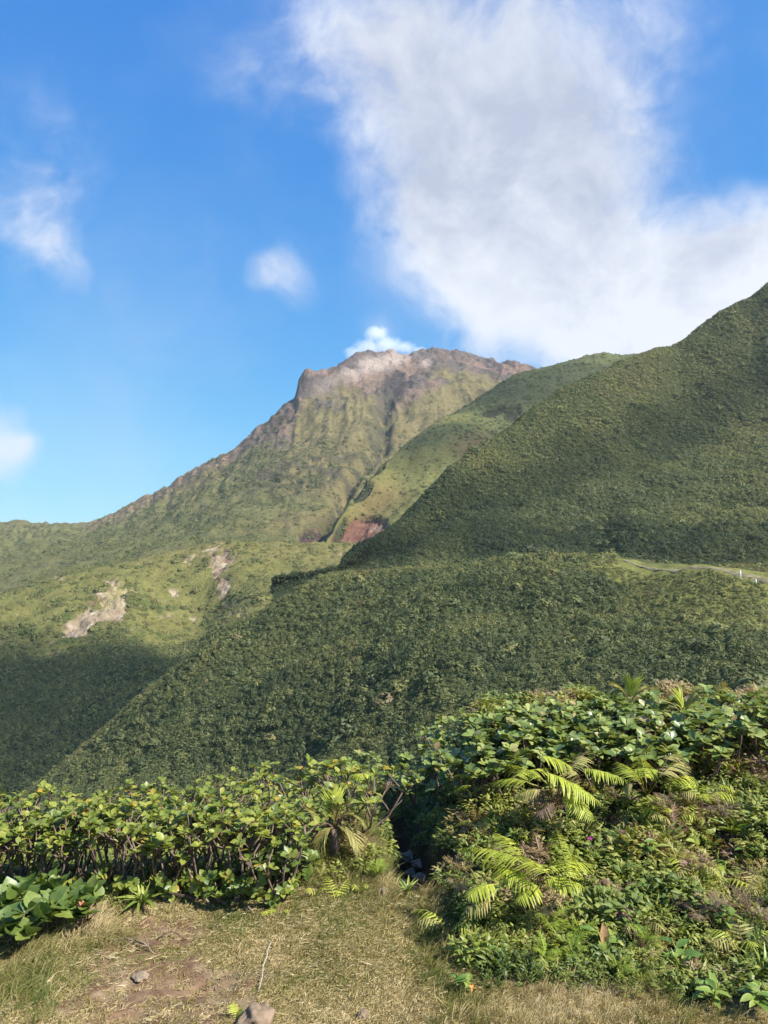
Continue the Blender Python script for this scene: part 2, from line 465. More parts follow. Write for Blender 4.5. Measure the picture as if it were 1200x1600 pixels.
# hollow between the two landslip noses
Z -= ell(PX, PY, 285, 965, 60, 60, -20, .8) * 9
nn = fbm(X / 16, Y / 16, Z / 16, 4)
slip = np.clip(ell(PX, PY, 335, 868, 22, 14, -10, .6) + ell(PX, PY, 345, 895, 18, 22, 10, .6) + ell(PX, PY, 350, 925, 9, 16, 0, .6)
               + ell(PX, PY, 172, 942, 42, 26, -38, .6) + ell(PX, PY, 130, 978, 30, 18, -20, .6) + .7 * ell(PX, PY, 272, 910, 8, 8, 0, .6) + .6 * ell(PX, PY, 300, 872, 12, 8, 0, .6), 0, 1)
slip = sm(slip - .06 + nn * 0.75 + 0.7 * fbm(X / 5, Y / 5, Z / 5, 4), 0.42, 0.80)
Z -= slip * (1.6 + 2.2 * np.abs(nn))
Z += slip * ridged(X / 7, Y / 7, Z / 7, 4) * 1.5
lit = np.array((0.132, 0.126, 0.040))
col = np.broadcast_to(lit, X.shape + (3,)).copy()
n1 = fbm(X / 30, Y / 30, 2, 4)
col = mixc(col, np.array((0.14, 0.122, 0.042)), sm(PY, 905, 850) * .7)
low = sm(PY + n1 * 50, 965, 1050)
col = mixc(col, np.array((0.045, 0.062, 0.024)), low * .9)  # valley shadow painted in as a darker slope colour
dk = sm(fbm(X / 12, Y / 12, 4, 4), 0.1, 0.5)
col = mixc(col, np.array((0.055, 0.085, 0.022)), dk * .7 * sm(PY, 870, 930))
rc = mixc(np.broadcast_to(np.array((0.235, 0.18, 0.12)), X.shape + (3,)).copy(), np.array((0.13, 0.085, 0.055)), sm(fbm(X / 8, Y / 8, 7, 3), 0.0, 0.5))
rc = mixc(rc, np.array((0.36, 0.29, 0.21)), sm(fbm(X / 7, Y / 7, 17, 3), 0.15, 0.5))
rc = mixc(rc, np.array((0.32, 0.28, 0.11)), np.clip(ell(PX, PY, 185, 925, 35, 14, -38, .7) + .8 * ell(PX, PY, 310, 865, 14, 10, 0, .7), 0, 1) * .55)
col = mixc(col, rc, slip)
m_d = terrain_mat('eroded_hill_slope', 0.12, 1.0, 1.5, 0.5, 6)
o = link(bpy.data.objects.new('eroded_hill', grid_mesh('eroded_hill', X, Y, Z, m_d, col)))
tag(o, 'green hill with pale landslip scars in front of the volcano', 'hill', kind='structure')
LAYER['eroded'] = (X, Y, Z, PX, PY, np.clip(0.05 + 0.3 * dk + 1.4 * low, 0, 1.2) * (1 - slip))

# --- the ridge behind, left of the big slope (olive, with a red scar at its foot)
U = np.linspace(-0.15, 0.85, 520)
g0 = kfun([(400, 905, 420), (480, 885, 440), (520, 880, 440), (600, 880, 440), (800, 870, 450), (1050, 800, 520), (1700, 700, 560)], .03)
gm = kfun([(400, 903, 428), (480, 876, 452), (510, 861, 466), (530, 848, 480), (560, 825, 490), (600, 800, 500), (640, 780, 505), (700, 750, 520), (815, 700, 575), (930, 670, 620), (1030, 650, 630), (1700, 600, 640)], .02)
gc = kfun([(400, 900, 435), (455, 886, 445), (480, 866, 460), (500, 852, 475), (515, 835, 490), (530, 808, 505), (560, 766, 535), (600, 723, 565), (640, 690, 600), (700, 651, 640), (760, 616, 680), (800, 590, 700), (815, 583, 705), (860, 572, 720),
           (900, 562, 735), (930, 556, 745), (980, 555, 755), (1030, 553, 760), (1200, 545, 770), (1700, 500, 790)], .008)
rows = [f(U) for f in (g0, gm, gc)]
rows.append((rows[-1][0] + 140, rows[-1][1] - 55))
X, Y, Z, s = loft(rows, U, (140, 180, 36))
PX, PY = proj(X, Y, Z)
edge = 1 - 0.85 * np.exp(-((s - 2) / 0.10) ** 2)
Z += fbm(X / 60, Y / 60, 0, 5) * 5.0 * edge * sm(s, 0.1, .8)
Z += fbm(X / 11, Y / 11, 0, 3) * 0.9
nn = fbm(X / 14, Y / 14, Z / 14, 4)
scar = sm(ell(PX, PY, 562, 830, 50, 25, -10, .35) + nn * .35, .4, .65)
scar2 = sm(ell(PX, PY, 488, 836, 24, 18, 0, .4) + nn * .3, .45, .7)
Z -= scar * (1.0 + 2.5 * ridged(X / 9, Y / 9, 0, 3)) + scar2 * (1 + 2 * ridged(X / 7, Y / 7, 0, 3))
shaded_cliffs = np.clip(sum(ell(PX, PY, cx, cy, rx, ry, an, .4) for cx, cy, rx, ry, an in ((606, 712, 22, 7, -38), (566, 765, 22, 10, -38), (528, 792, 20, 7, -42), (530, 818, 20, 6, -55), (590, 735, 18, 5, -38), (800, 640, 14, 12, -30), (770, 636, 20, 8, -20))), 0, 1)
shaded_cliffs = sm(shaded_cliffs + nn * .5, .4, .75)
Z -= shaded_cliffs * 3.5
col = np.broadcast_to(np.array((0.128, 0.124, 0.040)), X.shape + (3,)).copy()
n1 = fbm(X / 50, Y / 50, 2, 4)
col = mixc(col, np.array((0.080, 0.090, 0.034)), sm(n1 + (PX - 690) / 160, -0.2, 0.5) * .85)
col = mixc(col, np.array((0.14, 0.10, 0.04)), np.clip(ell(PX, PY, 590, 790, 45, 40, -30, .8) + ell(PX, PY, 740, 700, 45, 22, -25, .8), 0, 1) * sm(n1, -.3, .3) * .8)
rc = mixc(np.broadcast_to(np.array((0.145, 0.074, 0.050)), X.shape + (3,)).copy(), np.array((0.26, 0.18, 0.13)), sm(nn, 0.15, 0.5) * (PX > 575))
rc = mixc(rc, np.array((0.13, 0.055, 0.04)), sm(-fbm(X / 5, Y / 9, Z / 3, 3), 0, .5))
col = mixc(col, rc, scar)
col = mixc(col, np.array((0.10, 0.065, 0.05)), scar2)
col = mixc(col, np.array((0.035, 0.040, 0.022)), shaded_cliffs * .9)  # shade of the left-facing walls put into the colour
m_c1 = terrain_mat('far_ridge_slope', 0.06, 0.9, 1.5, 0.35, 6)
o = link(bpy.data.objects.new('far_ridge', grid_mesh('far_ridge', X, Y, Z, m_c1, col)))
tag(o, 'olive ridge with small red soil scar at its foot', 'ridge', kind='structure')
LAYER['ridge'] = (X, Y, Z, PX, PY, np.clip(0.25 + sm(n1 + (PX - 690) / 160, -0.2, 0.5), 0, 1) * (1 - scar) * (1 - scar2))

# --- the big slope
U = np.linspace(-0.14, 1.35, 700)
h0 = kfun([(430, 925, 205), (480, 912, 215), (540, 897, 225), (700, 893, 215), (830, 875, 205), (930, 872, 200), (1000, 886, 190), (1200, 912, 165), (2000, 1000, 120)], .03)
hm = kfun([(430, 921, 215), (480, 911, 224), (540, 886, 237), (600, 866, 245), (700, 822, 258), (800, 780, 270), (930, 735, 280), (1050, 715, 285), (1200, 690, 285), (1500, 640, 280), (2000, 540, 260)], .04)
hc = kfun([(430, 917, 225), (480, 909, 233), (520, 898, 242), (533, 888, 245), (538, 876, 248), (546, 867, 251), (560, 860, 254), (600, 832, 268), (660, 787, 285), (720, 742, 300), (780, 698, 318), (850, 645, 338), (920, 602, 355), (1000, 568, 375), (1030, 554, 382), (1048, 552, 386), (1062, 543, 390), (1085, 523, 393),
           (1100, 511, 395), (1125, 493, 398), (1150, 480, 400), (1175, 469, 403), (1186, 460, 404), (1200, 446, 405), (1400, 310, 420), (2000, 60, 430)], .004)
rows = [f(U) for f in (h0, hm, hc)]
rows = [(rows[0][0] - 14, rows[0][1] - 3)] + rows + [(rows[-1][0] + 120, rows[-1][1] - 60)]
X, Y, Z, s = loft(rows, U, (16, 150, 170, 24))
PX, PY = proj(X, Y, Z)
edge = 1 - 0.85 * np.exp(-((s - 3) / 0.10) ** 2)
mid = edge * sm(s, 0.9, 1.5)
Z += fbm(X / 60, Y / 60, 0, 4) * 4.5 * mid
# spurs and hollows running down the slope
sp = np.sin((X * 0.80 - Y * 0.42) / 17.0 + fbm(X / 80, Y / 80, 3, 2) * 1.6)
Z += sp * 2.6 * mid
Z += fbm(X / 10, Y / 10, 0, 3) * 0.8
# a crease and a rounded buttress above the trail
Z -= ell(PX, PY, 946, 830, 20, 45, 12, .9) * 1.6
Z += ell(PX, PY, 985, 825, 40, 32, 10, .95) * 2.6
n1 = fbm(X / 40, Y / 40, 2, 4)
col = np.broadcast_to(np.array((0.040, 0.050, 0.020)), X.shape + (3,)).copy()
col = mixc(col, np.array((0.07, 0.075, 0.026)), sm(n1, -.2, .4))
m_c2 = terrain_mat('big_slope_ground', 0.12, 0.8, 0.8, 0.35, 5)
o = link(bpy.data.objects.new('big_slope', grid_mesh('big_slope', X, Y, Z, m_c2, col)))
tag(o, 'steep dark green shrub covered slope rising beyond the trail', 'hillside', kind='structure')
lit_olive = np.clip(sm(n1, -.1, .5) + ell(PX, PY, 1000, 600, 260, 70, -35, .8) + ell(PX, PY, 1180, 700, 120, 100, -40, .8), 0, 1)  # ovals tint the shrubs lighter as painted sunlit stretches
LAYER['big'] = (X, Y, Z, PX, PY, np.ones_like(X) * (s > 0.9)); BIGTINT = lit_olive

# --- the near spur with the trail along it
U = np.linspace(-1.15, 1.35, 760)
e0 = kfun([(-1200, 1700, 80), (0, 1335, 140), (100, 1295, 140), (300, 1240, 135), (500, 1195, 115), (700, 1155, 95), (900, 1120, 85), (1200, 1100, 75), (2000, 1160, 55)], .05)
e1 = kfun([(-1200, 1640, 100), (0, 1300, 158), (100, 1243, 160), (250, 1145, 160), (400, 1062, 155), (530, 1002, 150), (700, 985, 130), (850, 968, 118), (960, 962, 112), (1200, 982, 95), (2000, 1060, 72)], .05)
e2 = kfun([(-1200, 1600, 120), (0, 1264, 175), (60, 1224, 178), (100, 1192, 180), (180, 1122, 183), (250, 1064, 186), (330, 1007, 188), (400, 962, 190), (470, 917, 190), (510, 898, 190), (530, 893, 190), (600, 891, 185), (700, 886, 175), (780, 873, 162), (850, 867, 150),
           (960, 869, 140), (1050, 880, 130), (1200, 902, 115), (2000, 980, 85)], .012)
rows = [f(U) for f in (e0, e1, e2)]
dzb = np.interp(U, [-0.5, -0.1, 0.1, 0.5], [28, 20, 5, 1.5]); dyb = np.interp(U, [-0.5, -0.1, 0.1, 0.5], [45, 40, 26, 22])
rows = [(np.full_like(U, 34.0), np.interp(U, [-0.5, 0.5], [-46, -17])), (rows[0][0] * .7 + 10, rows[0][1] - 4)] + rows + [(rows[-1][0] + dyb, rows[-1][1] - dzb)]
X, Y, Z, s = loft(rows, U, (10, 20, 110, 120, 40))
PX, PY = proj(X, Y, Z)
edge = 1 - 0.85 * np.exp(-((s - 4) / 0.12) ** 2)
mid = edge * sm(s, 1, 2.4)
Z += fbm(X / 26, Y / 26, 0, 4) * 1.8 * mid
Z += np.sin((X * 0.9 - Y * 0.35) / 9.0 + fbm(X / 30, Y / 30, 3, 2) * 2) * 0.7 * mid
Z += fbm(X / 4, Y / 4, 0, 3) * 0.22
n1 = fbm(X / 16, Y / 16, 2, 4)
meadow = np.clip(ell(PX, PY, 1130, 935, 150, 55, 8, .5) + ell(PX, PY, 960, 885, 60, 14, 5, .6) * .7, 0, 1)
meadow = np.maximum(meadow, .85 * np.exp(-((s - 3.93) / .045) ** 2) * sm(PX, 540, 700) * (PX < 1010))  # pale strip added to imitate the sunlit crest
meadow = sm(meadow + n1 * .3, .4, .75)
col = np.broadcast_to(np.array((0.05, 0.06, 0.024)), X.shape + (3,)).copy()
col = mixc(col, np.array((0.15, 0.148, 0.042)), meadow)
col = mixc(col, np.array((0.085, 0.12, 0.03)), np.clip(ell(PX, PY, 690, 1000, 40, 80, 25, .8), 0, 1) * .7)
m_e = terrain_mat('near_spur_ground', 0.3, 0.9, 0.4, 0.35, 5)
o = link(bpy.data.objects.new('near_spur', grid_mesh('near_spur', X, Y, Z, m_e, col)))
tag(o, 'shrub covered spur falling from the trail into the valley', 'hillside', kind='structure')
trY = np.interp(X / Y, *knots([(975, 874.5, 139), (1050, 884, 129), (1100, 891, 123.5), (1200, 905, 113.5), (1400, 930, 100)])[:2])
neartrail = (PX > 968) * sm(Y, trY - 14, trY - 7) * (1 - sm(Y, trY + 2.0, trY + 3.0))
LAYER['spur'] = (X, Y, Z, PX, PY, np.clip(1 - 0.93 * meadow, 0, 1) * (s > 0.8) * (1 - neartrail)); MEADOW = meadow
SPURN = n1

# --- trail along the spur crest
tp = [(975, 874.5, 136), (1010, 879, 130.5), (1050, 884, 124.5), (1100, 891, 118.5), (1150, 898, 113), (1200, 905, 108), (1280, 915, 101.5), (1400, 930, 95)]
tu, tY, tz = knots(tp)
uu = np.linspace(tu[0], tu[-1], 90)
def spur_z(x, y):
    """height of the spur at x, y by its own grid"""
    j = np.clip(np.searchsorted(U, x / y), 1, len(U) - 1)
    return float(np.interp(y, LAYER['spur'][1][:, j], LAYER['spur'][2][:, j]))
vs = []; fs = []
for i, u in enumerate(uu):
    yc = float(np.interp(u, tu, tY))
    w = 0.35 + 0.45 * min(1, i / 40) + 0.12 * math.sin(i * .9)
    for k, dy in enumerate((-1.3, -1.0, -0.3, 0.4, 1.0, 1.3)):
        y = yc + dy * w
        x = u * y
        z = spur_z(x, y)
        vs.append((x, y, z + (0.04 if 0 < k < 5 else -0.12) + 0.03 * math.sin(i * 1.7 + k)))
for i in range(len(uu) - 1):
    for k in range(5):
        a = i * 6 + k
        fs.append((a, a + 1, a + 7, a + 6))
m_trail = plain_mat('trail_soil', (0.17, 0.145, 0.075), 0.95, 0.5, 0.8, 0.5, 0.05)
o = link(bpy.data.objects.new('trail', new_mesh('trail', vs, fs, m_trail)))
tag(o, 'pale earth trail along the crest of the spur', 'trail', kind='structure')

# --- wide land under everything
m_land = plain_mat('lowland', (0.05, 0.065, 0.03), 0.95, 0.3, 0.01, 0.2, 1.0)
me = new_mesh('lowland', [(-3000, -3000, -140), (3000, -3000, -140), (3000, 3000, -140), (-3000, 3000, -140)], [(0, 1, 2, 3)], m_land, False)
tag(link(bpy.data.objects.new('lowland', me)), 'wooded lowland below the hills', 'lowland', kind='structure')

# ------------------------------------------------------------------ scattered cover (instances on points)
def proto_collection(name, meshes):
    c = bpy.data.collections.new(name)
    for i, me in enumerate(meshes):
        c.objects.link(bpy.data.objects.new(f'{name}_{i:02d}', me))
    return c
def scatter(name, P, coll, scale, tint, kind='stuff', label=None, cat=None, align=None, tiltx=None, pick=None):
    n = len(P)
    me = bpy.data.meshes.new(name)
    me.vertices.add(n)
    me.vertices.foreach_set('co', np.asarray(P, np.float32).ravel())
    def attr(nm, typ, field, v):
        a = me.attributes.new(nm, typ, 'POINT'); a.data.foreach_set(field, np.asarray(v).ravel())
    attr('scl', 'FLOAT_VECTOR', 'vector', np.asarray(scale, np.float32))
    attr('tint', 'FLOAT', 'value', np.asarray(tint, np.float32))
    rot = np.zeros((n, 3), np.float32)
    rot[:, 2] = nrs.uniform(0, 2 * math.pi, n)
    if tiltx is not None: rot[:, 0] = nrs.normal(0, tiltx, n); rot[:, 1] = nrs.normal(0, tiltx, n)
    if align is not None: rot = np.asarray(align, np.float32)
    attr('rot', 'FLOAT_VECTOR', 'vector', rot)
    k = len(coll.objects)
    attr('pick', 'INT', 'value', (nrs.randint(0, k, n) if pick is None else np.asarray(pick)).astype(np.int32))
    o = link(bpy.data.objects.new(name, me))
    g = bpy.data.node_groups.new(name + '_scatter', 'GeometryNodeTree')
    g.interface.new_socket('Geometry', in_out='INPUT', socket_type='NodeSocketGeometry')
    g.interface.new_socket('Geometry', in_out='OUTPUT', socket_type='NodeSocketGeometry')
    N, L = g.nodes, g.links
    gi, go = N.new('NodeGroupInput'), N.new('NodeGroupOutput')
    ci = N.new('GeometryNodeCollectionInfo')
    ci.inputs['Collection'].default_value = coll
    ci.inputs['Separate Children'].default_value = True
    ci.inputs['Reset Children'].default_value = True
    ip = N.new('GeometryNodeInstanceOnPoints')
    ip.inputs['Pick Instance'].default_value = True
    def na(nm, typ):
        a = N.new('GeometryNodeInputNamedAttribute'); a.data_type = typ; a.inputs['Name'].default_value = nm
        return a.outputs['Attribute']
    e2r = N.new('FunctionNodeEulerToRotation')
    L.new(na('rot', 'FLOAT_VECTOR'), e2r.inputs[0])
    L.new(gi.outputs[0], ip.inputs['Points'])
    L.new(ci.outputs[0], ip.inputs['Instance'])
    L.new(na('pick', 'INT'), ip.inputs['Instance Index'])
    L.new(e2r.outputs[0], ip.inputs['Rotation'])
    L.new(na('scl', 'FLOAT_VECTOR'), ip.inputs['Scale'])
    L.new(ip.outputs[0], go.inputs[0])
    md = o.modifiers.new('scatter', 'NODES'); md.node_group = g
    tag(o, label, cat, None, kind)
    return o
def leaf_cloud(name, n, mat, seed, leaf=0.2, flat=0.75, aspect=0.55, gap=0.35):
    """a shrub-shaped clump about 1 unit in radius made of leaf-sized faces"""
    r = np.random.RandomState(seed)
    sub = r.normal(size=(7, 3)); sub /= np.linalg.norm(sub, axis=1)[:, None]; sub[:, 2] = np.abs(sub[:, 2])
    vs, fs = [], []
    while len(fs) < n:
        d = r.normal(size=3); d /= np.linalg.norm(d)
        if d[2] < -0.15: continue
        lump = max(0, (sub @ d).max()) ** 3
        rad = (0.62 + 0.42 * lump) * r.uniform(0.72, 1.0) ** 0.6
        p = d * rad; p[2] = p[2] * flat
        nrm = d * 1.1 + r.normal(size=3) * 0.38 + np.array((0, 0, 0.25)); nrm /= np.linalg.norm(nrm)
        t = np.cross(nrm, r.normal(size=3)); t /= np.linalg.norm(t)
        b = np.cross(nrm, t)
        l = leaf * r.uniform(0.7, 1.35); w = l * aspect
        k = len(vs)
        vs += [p - t * l * .5, p + b * w * .5 - nrm * .05 * l, p + t * l * .55, p - b * w * .5 - nrm * .05 * l]
        fs.append((k, k + 1, k + 2, k + 3))
    return new_mesh(name, vs, fs, mat, False)
def pick_points(layer, n, pxr=(-150, 1350), pyr=(400, 1420), seed=1, dens=None):
    X, Y, Z, PX, PY, D = layer
    D = D if dens is None else dens
    r = np.random.RandomState(seed)
    ax = np.hypot(X[1:, 1:] - X[:-1, 1:], np.hypot(Y[1:, 1:] - Y[:-1, 1:], Z[1:, 1:] - Z[:-1, 1:]))
    ay = np.hypot(X[1:, 1:] - X[1:, :-1], np.hypot(Y[1:, 1:] - Y[1:, :-1], Z[1:, 1:] - Z[1:, :-1]))
    w = ax * ay * D[1:, 1:]
    w = w * ((PX[1:, 1:] > pxr[0]) & (PX[1:, 1:] < pxr[1]) & (PY[1:, 1:] > pyr[0]) & (PY[1:, 1:] < pyr[1]))
    w = w.ravel(); w /= w.sum()
    k = r.choice(len(w), n, p=w)
    i, j = np.unravel_index(k, (X.shape[0] - 1, X.shape[1] - 1))
    a, b = r.rand(n), r.rand(n)
    def bl(A): return (A[i, j] * (1 - a) + A[i + 1, j] * a) * (1 - b) + (A[i, j + 1] * (1 - a) + A[i + 1, j + 1] * a) * b
    return np.stack([bl(X), bl(Y), bl(Z)], -1), bl(PX), bl(PY), i, j, r
m_shrub = leaf_mat('far_shrub_leaf', [(0.0, (0.054, 0.073, 0.028)), (0.3, (0.094, 0.116, 0.042)), (0.6, (0.146, 0.158, 0.055)), (0.85, (0.20, 0.198, 0.065)), (1.0, (0.18, 0.145, 0.068))], 0.6, 0.3, 'TINT', 0.3)
shrub_coll = proto_collection('far_shrub', [leaf_cloud('far_shrub', 110, m_shrub, 20 + i, 0.32, 0.78) for i in range(6)])
def shrubs(name, layer, n, size, tint_fn, label, seed, **kw):
    P, px, py, i, j, r = pick_points(LAYER[layer], n, seed=seed, **kw)
    sz = size * np.exp(r.normal(0, 0.33, n))
    P[:, 2] -= sz * 0.22
    sc = np.stack([sz * r.uniform(.85, 1.15, n), sz * r.uniform(.85, 1.15, n), sz * r.uniform(.8, 1.25, n)], -1)
    t = np.clip(tint_fn(P, px, py, i, j) + r.normal(0, 0.11, n), 0, 1)
    return scatter(name, P, shrub_coll, sc, t, 'stuff', label, 'shrubs')
shrubs('spur_shrubs', 'spur', 74000, 0.54, lambda P, px, py, i, j: 0.42 + 0.42 * fbm(P[:, 0] / 11, P[:, 1] / 11, 0, 4) + 0.25 * MEADOW[i, j] + 0.34 * np.exp(-((i - 256) / 22.0) ** 2), 'dense mixed green shrubs covering the near spur below the trail', 3)  # tint raised along the crest to look sunlit
_lay = LAYER['spur']
LAYER['meadow'] = _lay[:5] + (np.clip(MEADOW + .8 * neartrail, 0, 1) * (1 - (PX > 960) * sm(Y, trY - 8, trY - 5.5) * (1 - sm(Y, trY + 1.0, trY + 2.5))),)
shrubs('meadow_scrub', 'meadow', 8000, 0.27, lambda P, px, py, i, j: 0.66 + 0.2 * fbm(P[:, 0] / 5, P[:, 1] / 5, 0, 3), 'low yellow-green scrub on the sunny meadow by the trail', 13)
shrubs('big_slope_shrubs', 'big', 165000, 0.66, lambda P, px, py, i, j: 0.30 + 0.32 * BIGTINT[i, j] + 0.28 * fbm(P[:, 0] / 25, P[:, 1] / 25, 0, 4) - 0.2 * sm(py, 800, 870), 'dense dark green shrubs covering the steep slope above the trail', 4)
shrubs('spur_tall_shrubs', 'spur', 2600, 1.05, lambda P, px, py, i, j: 0.45 + 0.7 * fbm(P[:, 0] / 6, P[:, 1] / 6, 5, 3), 'taller rounded shrubs standing out of the near spur cover', 23)
shrubs('big_slope_tall_shrubs', 'big', 6000, 1.1, lambda P, px, py, i, j: 0.40 + 0.7 * fbm(P[:, 0] / 14, P[:, 1] / 14, 5, 3), 'taller rounded shrubs standing out of the steep slope cover', 24)
shrubs('eroded_hill_shrubs', 'eroded', 22000, 1.15, lambda P, px, py, i, j: 0.70 - 0.45 * sm(py, 960, 1045) + 0.2 * fbm(P[:, 0] / 18, P[:, 1] / 18, 0, 3), 'low green shrubs scattered over the eroded hill', 5)  # tint darkens downhill to carry the painted valley shadow
shrubs('far_ridge_shrubs', 'ridge', 12000, 1.2, lambda P, px, py, i, j: 0.72 - 0.12 * sm(px, 640, 760) + 0.2 * fbm(P[:, 0] / 30, P[:, 1] / 30, 0, 3), 'low scrub scattered over the olive ridge', 6)
shrubs('volcano_scrub', 'volcano', 16000, 1.7, lambda P, px, py, i, j: 0.55 + 0.25 * fbm(P[:, 0] / 50, P[:, 1] / 50, 0, 3), 'patches of scrub on the volcano lower flank', 7)

# === FOREGROUND ===
def gully_x(y):
    return np.interp(y, [4.4, 4.8, 5.3, 5.8, 6.8, 8.5], [0.26, 0.215, 0.18, 0.13, 0.02, -0.15])
def gz(x, y):
    """height of the foreground ground"""
    x = np.asarray(x, float); y = np.asarray(y, float)
    L = -(0.22 - 0.12 * sm(x, -1.3, -0.3)) * np.maximum(0, y - 4.9) - 0.12 * np.maximum(0, y - 7.6)
    L = L + 0.24 * np.exp(-((x + 0.18) / 0.34) ** 2 - ((y - 5.45) / 0.5) ** 2)
    R = 0.24 * np.clip(y - 4.05, 0, 2.6) - 0.22 * np.maximum(0, y - 7.0) - 0.2 * np.maximum(0, y - 8.2)
    R = R * (0.78 + 0.22 * sm(x, 0.3, 1.6)) + 0.05 * sm(x, 1.2, 3.0)
    w = sm(x - 0.12 * (y - 5), 0.12, 0.75)
    z = L * (1 - w) + R * w
    gx = gully_x(y)
    dep = 0.55 * sm(y, 4.62, 5.05) * (1 - sm(y, 8.5, 10))
    z = z - dep * np.exp(-np.abs((x - gx) / 0.15) ** 3)
    z = z - 0.55 * np.maximum(0, y - 10) ** 1.1
    near = 1 - sm(y, 9, 14)
    z = z + near * 0.10 * sm(x - gx, .3, .7) * fbm(x * 2.6, y * 2.6, 7.7, 2) * sm(y, 4, 4.6)
    z = z + near * (0.035 * fbm(x * 0.9, y * 0.9, 2.2, 3) + 0.012 * fbm(x * 5, y * 5, 4.4, 3))
    # worn hollows in the turf
    z = z - 0.10 * np.exp(-((x + 0.79) / 0.09) ** 4 - ((y - 3.78) / 0.05) ** 4) - 0.03 * np.exp(-((x + 0.92) / 0.22) ** 2 - ((y - 3.70) / 0.14) ** 2)
    z = z - 0.11 * np.exp(-((x + 1.10) / 0.07) ** 4 - ((y - 3.52) / 0.05) ** 4)
    return z
def hit(px, py, h=0.0, y0=2.6, y1=16.0):
    """where the line of sight through a photo pixel meets the foreground (raised by h)"""
    Yv = np.linspace(y0, y1, 1400)
    x, y, z = unproj(px, py, Yv)
    b = z <= gz(x, y) + h
    k = int(np.argmax(b)) if b.any() else len(Yv) - 1
    return Vector((float(x[k]), float(Yv[k]), float(z[k])))
def ground(px, py, h=0.0):
    p = hit(px, py, h)
    return Vector((p.x, p.y, float(gz(p.x, p.y))))

xs = np.concatenate([np.linspace(-30, -4.2, 40), np.linspace(-4.1, 5.6, 360), np.linspace(5.8, 30, 40)])
ys = np.concatenate([np.linspace(-25, 2.4, 40), np.linspace(2.45, 9.0, 320), np.linspace(9.1, 40, 70)])
X, Y = np.meshgrid(xs, ys)
Z = gz(X, Y)
Z += 0.006 * fbm(X * 14, Y * 14, 1, 3) * ((Y > 2) & (Y < 9))
PX, PY = proj(X, Y, Z)
n1 = fbm(X * 2.2, Y * 2.2, 3, 4); n2 = fbm(X * 8, Y * 8, 5, 3)
col = np.broadcast_to(np.array((0.21, 0.155, 0.078)), X.shape + (3,)).copy()
col = mixc(col, np.array((0.085, 0.088, 0.030)), sm(n1, -.2, .4))
dirt = np.clip(ell(PX, PY, 290, 1558, 130, 52, -8, .7) + .7 * ell(PX, PY, 190, 1510, 90, 40, 0, .8) + ell(PX, PY, 255, 1455, 80, 26, 0, .7) + .6 * ell(PX, PY, 130, 1580, 80, 28, 0, .8), 0, 1) * (Y < 5)
dirt = sm(dirt + n2 * .45, .36, .8)
dc = mixc(np.broadcast_to(np.array((0.155, 0.098, 0.060)), X.shape + (3,)).copy(), np.array((0.115, 0.065, 0.038)), sm(n2, -.1, .5))
dc = mixc(dc, np.array((0.29, 0.21, 0.13)), sm(fbm(X * 6, Y * 6, 8, 3), .1, .5) * .7)
col = mixc(col, dc, dirt)
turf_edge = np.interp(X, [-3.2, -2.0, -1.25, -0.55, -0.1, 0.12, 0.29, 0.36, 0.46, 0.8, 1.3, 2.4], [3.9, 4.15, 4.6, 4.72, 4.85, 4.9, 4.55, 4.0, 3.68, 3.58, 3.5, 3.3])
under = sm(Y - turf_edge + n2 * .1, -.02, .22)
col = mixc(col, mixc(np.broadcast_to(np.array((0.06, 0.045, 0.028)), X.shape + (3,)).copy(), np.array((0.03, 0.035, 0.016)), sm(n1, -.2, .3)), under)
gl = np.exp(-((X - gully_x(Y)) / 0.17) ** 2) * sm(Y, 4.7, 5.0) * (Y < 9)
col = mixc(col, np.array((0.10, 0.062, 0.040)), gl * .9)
m_fg = terrain_mat('meadow_soil', 6.0, 0.7, 0.02, 0.3, 6)
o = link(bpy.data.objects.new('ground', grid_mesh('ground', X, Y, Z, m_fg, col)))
tag(o, 'worn grassy ground with bare red brown soil at the viewpoint', 'ground', kind='structure')

# ------------------------------------------------------------------ leaf shapes
def leaf_mesh(name, mat, prof, width, cup=0.12, droop=0.15, fold=0.1, seed=0):
    """leaf of unit length along +Y, upper face +Z; prof: half-widths along the leaf"""
    r = random.Random(seed)
    vs, fs = [], []
    n = len(prof)
    for i, w in enumerate(prof):
        t = i / (n - 1)
        zc = -droop * t * t + 0.04 * math.sin(t * 3 + r.random())
        hw = w * width * 0.5
        e = cup * hw + r.uniform(-.015, .015)
        vs += [(-hw, t, zc + e), (0, t, zc - fold * hw * 0.5), (hw, t, zc + e)]
    for i in range(n - 1):
        a = i * 3
        fs += [(a, a + 1, a + 4, a + 3), (a + 1, a + 2, a + 5, a + 4)]
    return new_mesh(name, vs, fs, mat)
OBO = [0.10, 0.35, 0.66, 0.9, 1.0, 0.88, 0.5, 0.08]
OVAL = [0.08, 0.6, 0.92, 1.0, 0.85, 0.55, 0.06]
LANCE = [0.35, 0.8, 1.0, 0.9, 0.62, 0.3, 0.03]
STRAP = [1.0, 1.0, 0.95, 0.9, 0.8, 0.6, 0.3, 0.03]
m_leaf_y = leaf_mat('hedge_leaf', [(0, (0.085, 0.125, 0.022)), (.35, (0.16, 0.205, 0.034)), (.7, (0.25, 0.275, 0.045)), (.95, (0.31, 0.30, 0.055)), (.985, (0.36, 0.23, 0.03))], 0.42, 0.32, spec=.45, back=(0.22, 0.26, 0.08))
m_leaf_g = leaf_mat('carpet_leaf', [(0, (0.09, 0.135, 0.030)), (.45, (0.17, 0.225, 0.050)), (.8, (0.25, 0.29, 0.07)), (.94, (0.33, 0.35, 0.11)), (1, (0.32, 0.22, 0.10))], 0.36, 0.28, spec=.6, back=(0.22, 0.27, 0.12))
